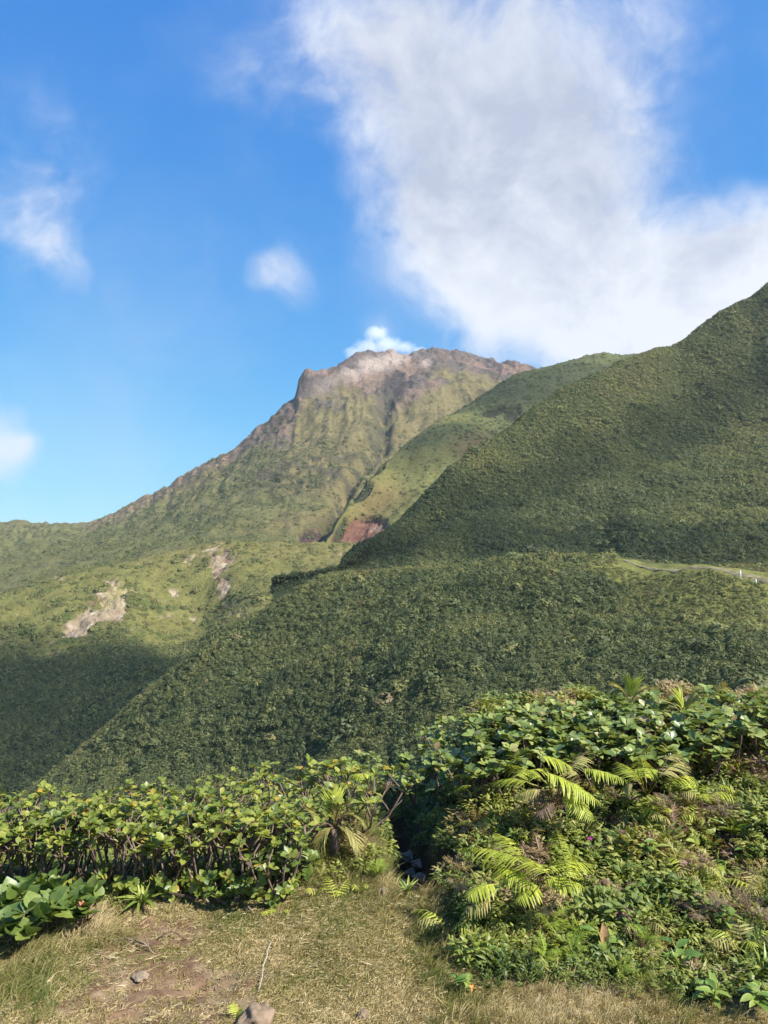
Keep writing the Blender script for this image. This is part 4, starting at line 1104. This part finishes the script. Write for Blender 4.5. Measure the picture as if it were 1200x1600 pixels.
tall_c = proto_collection('tall_grass', [clump_mesh('tall_grass', m_grass, 60 + i, 22, .16, .045, .0026, .55, 3) for i in range(5)])
def fg_points(n, x0, x1, y0, y1, dens, seed):
    r = np.random.RandomState(seed)
    x = r.uniform(x0, x1, n); y = r.uniform(y0, y1, n)
    z = gz(x, y)
    px, py = proj(x, y, z)
    k = (r.rand(n) < dens(x, y, px, py)) & (px > -330) & (px < 1540) & (py < 1750)
    return x[k], y[k], z[k], px[k], py[k], r
def edge_y(x):
    return np.interp(x, [-3.2, -2.0, -1.25, -0.55, -0.1, 0.12, 0.29, 0.36, 0.46, 0.8, 1.3, 2.4], [3.9, 4.15, 4.6, 4.72, 4.85, 4.9, 4.55, 4.0, 3.68, 3.58, 3.5, 3.3])
def dirt_at(px, py):
    return np.clip(ell(px, py, 290, 1558, 130, 52, -8, .7) + .7 * ell(px, py, 190, 1510, 90, 40, 0, .8) + ell(px, py, 255, 1455, 70, 22, 0, .7) + .6 * ell(px, py, 130, 1580, 80, 28, 0, .8), 0, 1)
def dens_turf(x, y, px, py):
    return (1 - sm(y - edge_y(x), -.03, .1)) * (1 - .9 * sm(dirt_at(px, py) + .4 * fbm(x * 8, y * 8, 5, 3), .2, .6)) * (.7 + .5 * fbm(x * 3, y * 3, 9, 2))
x, y, z, px, py, r = fg_points(95000, -3.0, 1.6, 2.9, 5.0, dens_turf, 5)
gt = np.clip(.53 + .45 * fbm(x * 1.6, y * 1.6, 3, 3) + r.normal(0, .16, len(x)) - .35 * ell(px, py, 90, 1530, 120, 60, -15, .7) - .3 * ell(px, py, 430, 1430, 130, 30, 0, .8) + .12 * sm(py, 1480, 1600) - .2 * ell(px, py, 690, 1500, 50, 80, 0, .7), 0, 1)  # last patch paints the bush's shadow as darker green turf
sc = r.uniform(.55, 1.15, len(x))
scatter('grass', np.stack([x, y, z], -1), grass_c, np.stack([sc, sc, sc * r.uniform(.6, 1.2, len(x))], -1), gt, 'stuff', 'short worn grass, green and straw coloured', 'grass', tiltx=.12)
x, y, z, px, py, r = fg_points(26000, -2.6, 1.6, 2.9, 5.0, lambda x, y, px, py: (1 - sm(y - edge_y(x), -.03, .15)) * (.6 - .45 * dirt_at(px, py)), 6)
sc = r.uniform(.4, .9, len(x))
scatter('dry_grass', np.stack([x, y, z + .004], -1), straw_c, np.stack([sc, sc, sc], -1), np.clip(.78 + r.normal(0, .15, len(x)), 0, 1), 'stuff', 'dead straw lying in the worn turf', 'grass', tiltx=.2)
# taller tufts: hedge foot, bank top, straw at the lower right
def dens_tall(x, y, px, py):
    e = np.exp(-((y - edge_y(x) - .03) / .08) ** 2) * .5 * (x < .3)
    bank = ell(px, py, 575, 1340, 62, 65, 10, .5) * .7 + ell(px, py, 130, 1450, 60, 30, 0, .6) * .5 + ell(px, py, 30, 1530, 60, 60, 0, .6) * .4
    straw = ell(px, py, 890, 1575, 160, 34, -6, .5) * .8 + ell(px, py, 1050, 1595, 80, 20, 0, .5) * .3
    shade = ell(px, py, 700, 1460, 45, 80, 0, .6) * .35
    return np.clip(e + bank + straw + shade, 0, .9)
x, y, z, px, py, r = fg_points(26000, -2.6, 2.0, 3.1, 6.4, dens_tall, 8)
straw = ell(px, py, 890, 1575, 160, 34, -6, .5)
gt = np.clip(.28 + .5 * straw + .3 * ell(px, py, 130, 1450, 60, 30, 0, .6) + .35 * fbm(x * 2, y * 2, 3, 3) + r.normal(0, .15, len(x)), 0, 1)
sc = r.uniform(.35, .85, len(x)) * (1 - .4 * straw)
scatter('tall_grass', np.stack([x, y, z], -1), tall_c, np.stack([sc, sc, sc], -1), gt, 'stuff', 'longer grass tufts along the turf edge and the bank', 'grass', tiltx=.2)
# mixed undergrowth
m_und = leaf_mat('undergrowth_leaf', [(0, (0.065, 0.10, 0.024)), (.3, (0.13, 0.175, 0.034)), (.6, (0.25, 0.275, 0.052)), (.82, (0.33, 0.285, 0.085)), (1, (0.27, 0.17, 0.11))], .5, .32, 'TINT', .4)
def herb_mesh(seed, n, leaf, asp, h=.8, rad=.55, up=.5):
    r = random.Random(seed)
    vs, fs = [], []
    for i in range(n):
        a = r.uniform(0, 6.28); q = rad * math.sqrt(r.random())
        p = Vector((math.cos(a) * q, math.sin(a) * q, h * r.uniform(.1, 1) * (1 - .5 * (q / rad) ** 2)))
        b = a + r.gauss(0, .8)
        d = Vector((math.cos(b), math.sin(b), r.gauss(up - .2, .4))).normalized()
        s_ = d.cross(Vector((0, 0, 1)) + rv(.3)).normalized()
        l = leaf * r.uniform(.6, 1.3); w = l * asp * .5
        n_ = s_.cross(d)
        k = len(vs)
        vs += [p, p + d * l * .45 + s_ * w - n_ * l * .02, p + d * l * .5 + n_ * l * .05, p + d * l * .45 - s_ * w - n_ * l * .02, p + d * l - Vector((0, 0, l * .15))]
        fs += [(k, k + 1, k + 2), (k, k + 2, k + 3), (k + 1, k + 4, k + 2), (k + 2, k + 4, k + 3)]
    return new_mesh('undergrowth', vs, fs, m_und, False)
SPU = [spray_mesh('undergrowth_spray', m_und, 40 + i, 12, 1, .022) for i in range(3)]
def spray_tuft_mesh(seed, n=7):
    r = random.Random(seed)
    vs, fs = [], []
    for i in range(n):
        me = SPU[i % 3]
        a = 6.283 * i / n + r.uniform(-.3, .3)
        d = Vector((math.cos(a), math.sin(a), r.uniform(0, .8)))
        M = leaf_matrix(Vector((0, 0, .05)), d, Vector((0, 0, 1)), r.uniform(.5, .9))
        k = len(vs)
        vs += [M @ v.co for v in me.vertices]
        fs += [tuple(k + j for j in p.vertices) for p in me.polygons]
    return new_mesh('undergrowth', vs, fs, m_und, False)
und_c = proto_collection('undergrowth', [herb_mesh(i, 60, .34, .5) for i in range(3)] + [herb_mesh(10 + i, 90, .26, .35) for i in range(2)] + [spray_tuft_mesh(i) for i in range(3)] + [herb_mesh(20, 40, .6, .16, .5, .3, .9)])
def dens_und(x, y, px, py):
    mound = sm(y - edge_y(x), .02, .15) * (x > .32) * (y < 7.4)
    gx = np.abs(x - gully_x(y))
    wall = .8 * (gx > .17) * (y > 4.8) * (y < 8.5)
    left = (.75 + .2 * (x > -.7)) * sm(y - edge_y(x), .0, .16) * (x < .1) * (y < 9)
    fe = sum(ell(px, py, *q, 0, .5) for q in ((815, 1360, 105, 50), (868, 1222, 90, 42), (1020, 1215, 70, 30)))
    return np.clip(1 - .6 * fe, 0.3, 1) * np.clip(np.maximum(mound, np.maximum(wall * (np.abs(x - gully_x(y)) < .8), left)) * (gx > .13), 0, 1)
x, y, z, px, py, r = fg_points(13000, -4.0, 5.2, 3.3, 9.0, dens_und, 9)
nn = fbm(x * 1.8, y * 1.8, 12, 3)
gt = np.clip(.50 + .72 * nn + r.normal(0, .17, len(x)) - .1 * (x < .3) * (y > 5) + .12 * (py < 1330) * (x > .5), 0, 1)
sc = r.uniform(.05, .14, len(x)) * np.where((x > .5) & (y > 4.2), 1.15, .85) * (1 + .35 * fbm(x * 3, y * 3, 31, 2))
pk = np.where(gt > .72, r.choice([5, 6, 7, 3], len(x)), r.choice([0, 1, 2, 3, 4, 8, 5], len(x)))
scatter('undergrowth', np.stack([x, y, z], -1), und_c, np.stack([sc * 1.15, sc * 1.15, sc * 1.2], -1), gt, 'stuff', 'tangled low herbs, moss and small ferns covering the mound', 'undergrowth', tiltx=.2, pick=pk)

# ------------------------------------------------------------------ wood, stones, cord
def branch(name, label, pts, r0, r1, mat, cat='branch', forks=()):
    P = [hit(px, py, h) if True else None for px, py, h in pts]
    vs, fs = [], []
    n = len(P)
    mids = []
    for a, b in zip(P[:-1], P[1:]):
        mids += [a, a.lerp(b, .5) + rv(.006)]
    mids.append(P[-1])
    add_tube(vs, fs, mids, [r0 + (r1 - r0) * i / (len(mids) - 1) for i in range(len(mids))], 7)
    for (i, px, py, h) in forks:
        q = hit(px, py, h)
        add_tube(vs, fs, [P[i], P[i].lerp(q, .5) + rv(.006), q], [r1 * 1.1, r1 * .8, r1 * .5], 5)
    o = link(bpy.data.objects.new(name, new_mesh(name, vs, fs, mat)))
    return tag(o, label, cat)
m_dark = plain_mat('dark_wood', (0.06, 0.042, 0.032), .85, .4, 30, .5, .002)
m_bleach = plain_mat('bleached_wood', (0.42, 0.34, 0.27), .85, .35, 30, .5, .002)
branch('dead_branch', 'thick dark branch lying under the hedge beside the turf', [(244, 1404, .03), (275, 1398, .05), (310, 1405, .04)], .014, .010, m_dark)
branch('dead_branch', 'pale bleached stick lying across the hedge foot', [(105, 1362, .05), (130, 1378, .04), (155, 1390, .03)], .009, .006, m_bleach)
branch('dead_branch', 'short bleached stick pointing into the hedge near the yellow rosette', [(180, 1378, .05), (204, 1386, .03)], .009, .007, m_bleach)
branch('dead_branch', 'crooked grey stem bending down in front of the hedge', [(305, 1330, .18), (312, 1365, .10), (318, 1395, .05), (328, 1412, .02)], .008, .006, m_twig)
branch('dead_branch', 'small bent stick on the turf near the hedge foot', [(380, 1420, .02), (388, 1417, .045), (396, 1428, .01)], .006, .004, m_twig)
branch('root_tangle', 'tangle of dry twigs on the bare soil patch', [(184, 1468, .012), (210, 1470, .02), (232, 1478, .03), (240, 1490, .01)], .004, .003, m_twig, 'twigs',
       ((1, 222, 1461, .05), (1, 196, 1480, .015), (2, 200, 1462, .03), (2, 215, 1482, .02), (2, 226, 1464, .05)))
branch('twig', 'forked dark twig lying above the bare soil patch', [(246, 1467, .012), (267, 1455, .03), (290, 1470, .01)], .0028, .002, m_dark, 'twig')
branch('cord', 'thin whitish cord lying straight across the turf', [(424, 1471, .03), (417, 1495, .03), (410, 1525, .025), (404, 1549, .015)], .0017, .0015, plain_mat('cord', (0.5, 0.46, 0.38), .8, .1, 60, .1, .001), 'cord')
branch('plant_stalk', 'long bare stalk rising from the hedge against the dark slope', [(322, 1215, .42), (316, 1198, .50), (308, 1185, .55)], .003, .002, m_twig, 'stalk')
def stone(label, px, py, sx, sy, sz, mat, seed, sink=.35):
    p = ground(px, py)
    bm = bmesh.new()
    bmesh.ops.create_icosphere(bm, subdivisions=4, radius=1)
    for v in bm.verts:
        c = v.co.copy()
        d = float(fbm(c.x * 1.2 + seed, c.y * 1.2, c.z * 1.2, 3)) * .42 + float(ridged(c.x * 2 + seed, c.y * 2, c.z * 2, 3)) * .13 + float(fbm(c.x * 5, c.y * 5 + seed, c.z * 5, 3)) * .05
        d += -.3 * max(0, abs(c.x + .3 * math.sin(seed)) - .5) - .25 * max(0, c.z - .5)
        v.co = c * (1 + d)
        v.co.x *= sx; v.co.y *= sy; v.co.z *= sz
    me = bpy.data.meshes.new('stone'); bm.to_mesh(me); bm.free()
    me.materials.append(mat)
    me.polygons.foreach_set('use_smooth', [True] * len(me.polygons))
    o = link(bpy.data.objects.new('stone', me))
    o.location = p + Vector((0, 0, sz * (1 - 2 * sink)))
    o.rotation_euler.z = seed
    return tag(o, label, 'stone')
m_rock = plain_mat('stone_brown', (0.19, 0.135, 0.09), .9, .5, 12, .8, .01)
m_rockp = plain_mat('stone_pale', (0.22, 0.165, 0.11), .9, .35, 12, .8, .01)
m_rockg = plain_mat('stone_grey', (0.27, 0.215, 0.175), .9, .4, 14, .8, .01)
stone('brown stone embedded in the turf at the bottom edge beside a small fern', 402, 1600, .075, .055, .05, m_rock, 1, .38)
stone('pale flat stone sunk in the bare soil', 219, 1528, .045, .03, .012, m_rockp, 2)
for i, (px, py, sx, sy, sz, lab) in enumerate(((652, 1392, .075, .06, .03, 'pale grey stone lowest in the gully mouth'), (662, 1374, .06, .07, .026, 'grey stone second lowest in the gully mouth'), (646, 1366, .06, .05, .028, 'rounded grey stone against the gully\'s grassy bank'), (656, 1352, .065, .06, .024, 'grey stone in mid gully, shaded'), (643, 1340, .07, .06, .028, 'dark stone furthest up the gully floor'))):
    stone(lab, px, py, sx, sy, sz, m_rockg, 3 + i, .35)
stone('pale stone lying on the turf edge at the gully mouth', 598, 1397, .035, .025, .03, m_rockp, 11, .3)
stone('small dark stone at the bottom edge of the turf', 567, 1590, .02, .02, .02, m_rock, 12, .3)
# the dry flower head and the bright single leaves
def flower(label, px, py, h, colr, n, L):
    p = ground(px, py, h)
    t = thing('flower_head', label, 'flower', tuple(p))
    part('stem', tube_mesh('stem', [p, p + Vector((0.004, 0, h * .5)), p + Vector((0, 0, h))], [.003, .0025, .002], m_rach_b, 5), t, Matrix.Identity(4))
    pm = leaf_mesh('petal', plain_mat('petal', colr, .6, .2, 30, .1, .001), OVAL, .4, .2, .1, .2, n)
    rosette(t, p + Vector((0, 0, h)), Vector((0, -.2, 1)), n, L, [pm], 20, 90, 'petal')
flower('reddish dry flower head at the hedge foot', 128, 1416, .16, (0.42, 0.16, 0.09), 12, .03)
flower('single small magenta flower on the mound between the large ferns', 922, 1312, .12, (0.35, 0.04, 0.22), 7, .02)
flower('orange withered leaf cluster at the turf edge below the herbs', 738, 1546, .05, (0.42, 0.20, 0.04), 5, .022)

# ------------------------------------------------------------------ small far things: posts and trees along the spur
m_white = plain_mat('post_paint', (0.75, 0.74, 0.70), .6, .15, 8, .1, .01)
def post(px, py, Yd, h, lab):
    p = at(px, py, Yd)
    p.z = spur_z(p.x, p.y)
    t = thing('marker_post', lab, 'post', tuple(p))
    part('shaft', tube_mesh('shaft', [p + Vector((0, 0, -.4)), p + Vector((0, 0, h * .5)), p + Vector((0, 0, h * .93))], [.085, .085, .08], m_white, 8), t, Matrix.Identity(4))
    part('cap', tube_mesh('cap', [p + Vector((0, 0, h * .93)), p + Vector((0, 0, h * .97)), p + Vector((0, 0, h))], [.10, .10, .05], m_white, 8), t, Matrix.Identity(4))
post(1157, 901, 110.6, 1.15, 'white marker post beside the trail, the taller one')
post(1181, 904, 108.2, .7, 'short white marker post further along the trail towards the picture edge')
m_tree = leaf_mat('tree_leaf', [(0, (0.04, 0.055, 0.02)), (1, (0.07, 0.085, 0.028))], .5, .2)
for i, (px, py, Yd, h, lab) in enumerate(((824, 868, 156, 2.5, 'small tree with dark trunk behind the spur crest, furthest from the trail'), (839, 868, 157, 2.1, 'slender middle tree of three behind the spur crest'), (867, 867, 150, 2.7, 'small dark tree behind the spur crest, nearest the trail'))):
    p = at(px, py, Yd)
    p.z = spur_z(p.x, p.y) + .1
    t = thing('tree', lab, 'tree', tuple(p))
    part('trunk', tube_mesh('trunk', [p + Vector((0, 0, -1)), p + Vector((.1, 0, h * .35)), p + Vector((.0, 0, h * .75))], [.16, .13, .08], m_dark, 7), t, Matrix.Identity(4))
    M = Matrix.Translation(p + Vector((0, 0, h * .62))) @ Matrix.Scale(.95, 4)
    part('crown', leaf_cloud('crown', 220, m_tree, 90 + i, .3, .75), t, M)

# ------------------------------------------------------------------ steam from the crater
def volume_mat(name, dens, sc, lo, hi, aniso=.2):
    m = bpy.data.materials.new(name); m.use_nodes = True
    t = NT(m.node_tree)
    m.node_tree.nodes.remove(m.node_tree.nodes['Principled BSDF'])
    pos = t.n('ShaderNodeNewGeometry').outputs['Position']
    nz = t.noise(pos, sc, 5, .6, .4).outputs[0]
    d = t.math('MULTIPLY', t.sstep(nz, lo, hi), dens)
    v = t.n('ShaderNodeVolumePrincipled', {'Color': (1, 1, 1, 1), 'Density': d, 'Anisotropy': aniso})
    out = [n for n in m.node_tree.nodes if n.type == 'OUTPUT_MATERIAL'][0]
    m.node_tree.links.new(v.outputs[0], out.inputs['Volume'])
    return m
def puff(name, label, cat, balls, mat, kind='stuff', seed=0, amp=.3):
    bm = bmesh.new()
    for i, (c, r) in enumerate(balls):
        q = bmesh.ops.create_icosphere(bm, subdivisions=3, radius=1)
        for v in q['verts']:
            n_ = v.co.copy()
            d = float(fbm(n_.x * 1.3 + seed + i * 3, n_.y * 1.3, n_.z * 1.3, 3)) * amp
            v.co = Vector(c) + Vector((n_.x * r[0], n_.y * r[1], n_.z * r[2])) * (1 + d)
    me = bpy.data.meshes.new(name); bm.to_mesh(me); bm.free()
    me.materials.append(mat)
    o = link(bpy.data.objects.new(name, me))
    rm = o.modifiers.new('union', 'REMESH'); rm.mode = 'VOXEL'; rm.voxel_size = max(b[1][0] for b in balls) / 9
    return tag(o, label, cat, None, kind)
S.cycles.volume_bounces = 3
S.cycles.volume_step_rate = 2.0
STEAM = [(at(655, 548, 1150), (16, 14, 8)), (at(632, 543, 1155), (24, 18, 13)), (at(604, 540, 1160), (34, 24, 19)), (at(576, 544, 1165), (30, 24, 18)), (at(556, 552, 1165), (24, 18, 13)), (at(590, 522, 1172), (26, 20, 15)), (at(667, 551, 1146), (6, 5, 9))]
m_steam = bpy.data.materials.new('steam'); m_steam.use_nodes = True
_t = NT(m_steam.node_tree)
m_steam.node_tree.nodes.remove(m_steam.node_tree.nodes['Principled BSDF'])
_pos = _t.n('ShaderNodeNewGeometry').outputs['Position']
_fall = None
for c_, r_ in STEAM:
    q_ = _t.vmath('SUBTRACT', _pos, tuple(c_)).outputs[0]
    q_ = _t.vmath('DIVIDE', q_, r_).outputs[0]
    l_ = _t.n('ShaderNodeVectorMath', {0: q_}, operation='LENGTH').outputs['Value']
    f_ = _t.math('SUBTRACT', 1.0, l_, clamp=True)
    _fall = f_ if _fall is None else _t.math('MAXIMUM', _fall, f_)
_nz = _t.noise(_pos, .055, 5, .65, .6).outputs[0]
_d = _t.sstep(_t.math('ADD', _fall, _t.math('MULTIPLY', _t.math('SUBTRACT', _nz, .5), 1.9)), .08, .95)
_v = _t.n('ShaderNodeVolumePrincipled', {'Color': (1, 1, 1, 1), 'Density': _t.math('MULTIPLY', _t.math('MULTIPLY', _d, _t.sstep(_fall, 0.0, .25)), .06), 'Anisotropy': -.1})
m_steam.node_tree.links.new(_v.outputs[0], [n for n in m_steam.node_tree.nodes if n.type == 'OUTPUT_MATERIAL'][0].inputs['Volume'])
puff('steam', 'white steam plume drifting from the crater rim', 'steam', [(c_, tuple(1.0 * k for k in r_)) for c_, r_ in STEAM], m_steam, amp=.05)

# ------------------------------------------------------------------ drifting cloud scraps high to the east (out of the frame, they shade the slopes)
m_cloud = bpy.data.materials.new('cloud_vapour'); m_cloud.use_nodes = True
_t = NT(m_cloud.node_tree)
m_cloud.node_tree.nodes.remove(m_cloud.node_tree.nodes['Principled BSDF'])
_v = _t.n('ShaderNodeVolumeScatter', {'Color': (1, 1, 1, 1), 'Density': 0.017, 'Anisotropy': 0.3})
m_cloud.node_tree.links.new(_v.outputs[0], [n for n in m_cloud.node_tree.nodes if n.type == 'OUTPUT_MATERIAL'][0].inputs['Volume'])
m_cloud_thin = m_cloud.copy(); m_cloud_thin.name = 'thin_cloud_vapour'
[n for n in m_cloud_thin.node_tree.nodes if n.type == 'VOLUME_SCATTER'][0].inputs['Density'].default_value = 0.0125
def shade(px, py, Yd, up):
    return at(px, py, Yd) + SUND * up
for i, balls in enumerate((
        [(shade(575, 868, 245, 525), (20, 18, 12)), (shade(640, 856, 242, 530), (22, 18, 14)), (shade(720, 845, 240, 533), (22, 18, 14)), (shade(810, 838, 232, 535), (21, 17, 13)), (shade(900, 838, 225, 535), (18, 15, 12)), (shade(1000, 858, 208, 535), (16, 13, 11)), (shade(1110, 868, 195, 535), (16, 13, 11)), (shade(1230, 874, 185, 535), (18, 14, 12)), (shade(700, 800, 262, 537), (22, 18, 12)), (shade(810, 775, 276, 537), (22, 18, 12)), (shade(930, 735, 295, 540), (24, 22, 14)), (shade(1040, 675, 315, 545), (23, 20, 13)), (shade(1150, 620, 330, 550), (22, 20, 13)), (shade(1260, 570, 340, 550), (24, 20, 14))],  # lower puffs added to darken the foot of the slope
        [(shade(40, 1130, 255, 645), (58, 56, 34)), (shade(150, 1110, 260, 645), (50, 42, 30)), (shade(-80, 1070, 275, 645), (80, 66, 38)), (shade(240, 1090, 252, 645), (34, 32, 22))],
        [(shade(700, 715, 575, 520), (60, 44, 30)), (shade(790, 640, 660, 520), (64, 46, 32)), (shade(870, 605, 700, 520), (40, 30, 22))])):
    puff('cloud', ('ragged cloud bank over the big slope, puffs added to shade its foot', 'broad cloud drifting over the valley', 'cloud scrap drifting over the far ridge')[i], 'cloud', balls, (m_cloud, m_cloud_thin, m_cloud_thin)[i], 'stuff', 40 + i * 9, .3)

# ------------------------------------------------------------------ air
m_haze = bpy.data.materials.new('haze'); m_haze.use_nodes = True
_t = NT(m_haze.node_tree)
m_haze.node_tree.nodes.remove(m_haze.node_tree.nodes['Principled BSDF'])
_v = _t.n('ShaderNodeVolumePrincipled', {'Color': (0.86, 0.92, 1.0, 1), 'Density': 0.00010, 'Anisotropy': 0.2})
m_haze.node_tree.links.new(_v.outputs[0], [n for n in m_haze.node_tree.nodes if n.type == 'OUTPUT_MATERIAL'][0].inputs['Volume'])
hx, h0, h1 = 3006.0, -141.0, 345.0
me = new_mesh('haze', [(-hx, -hx, h0), (hx, -hx, h0), (hx, hx, h0), (-hx, hx, h0), (-hx, -hx, h1), (hx, -hx, h1), (hx, hx, h1), (-hx, hx, h1)],
              [(0, 3, 2, 1), (4, 5, 6, 7), (0, 1, 5, 4), (1, 2, 6, 5), (2, 3, 7, 6), (3, 0, 4, 7)], m_haze, False)
tag(link(bpy.data.objects.new('haze', me)), 'thin pale air over the hills', 'haze', kind='stuff')
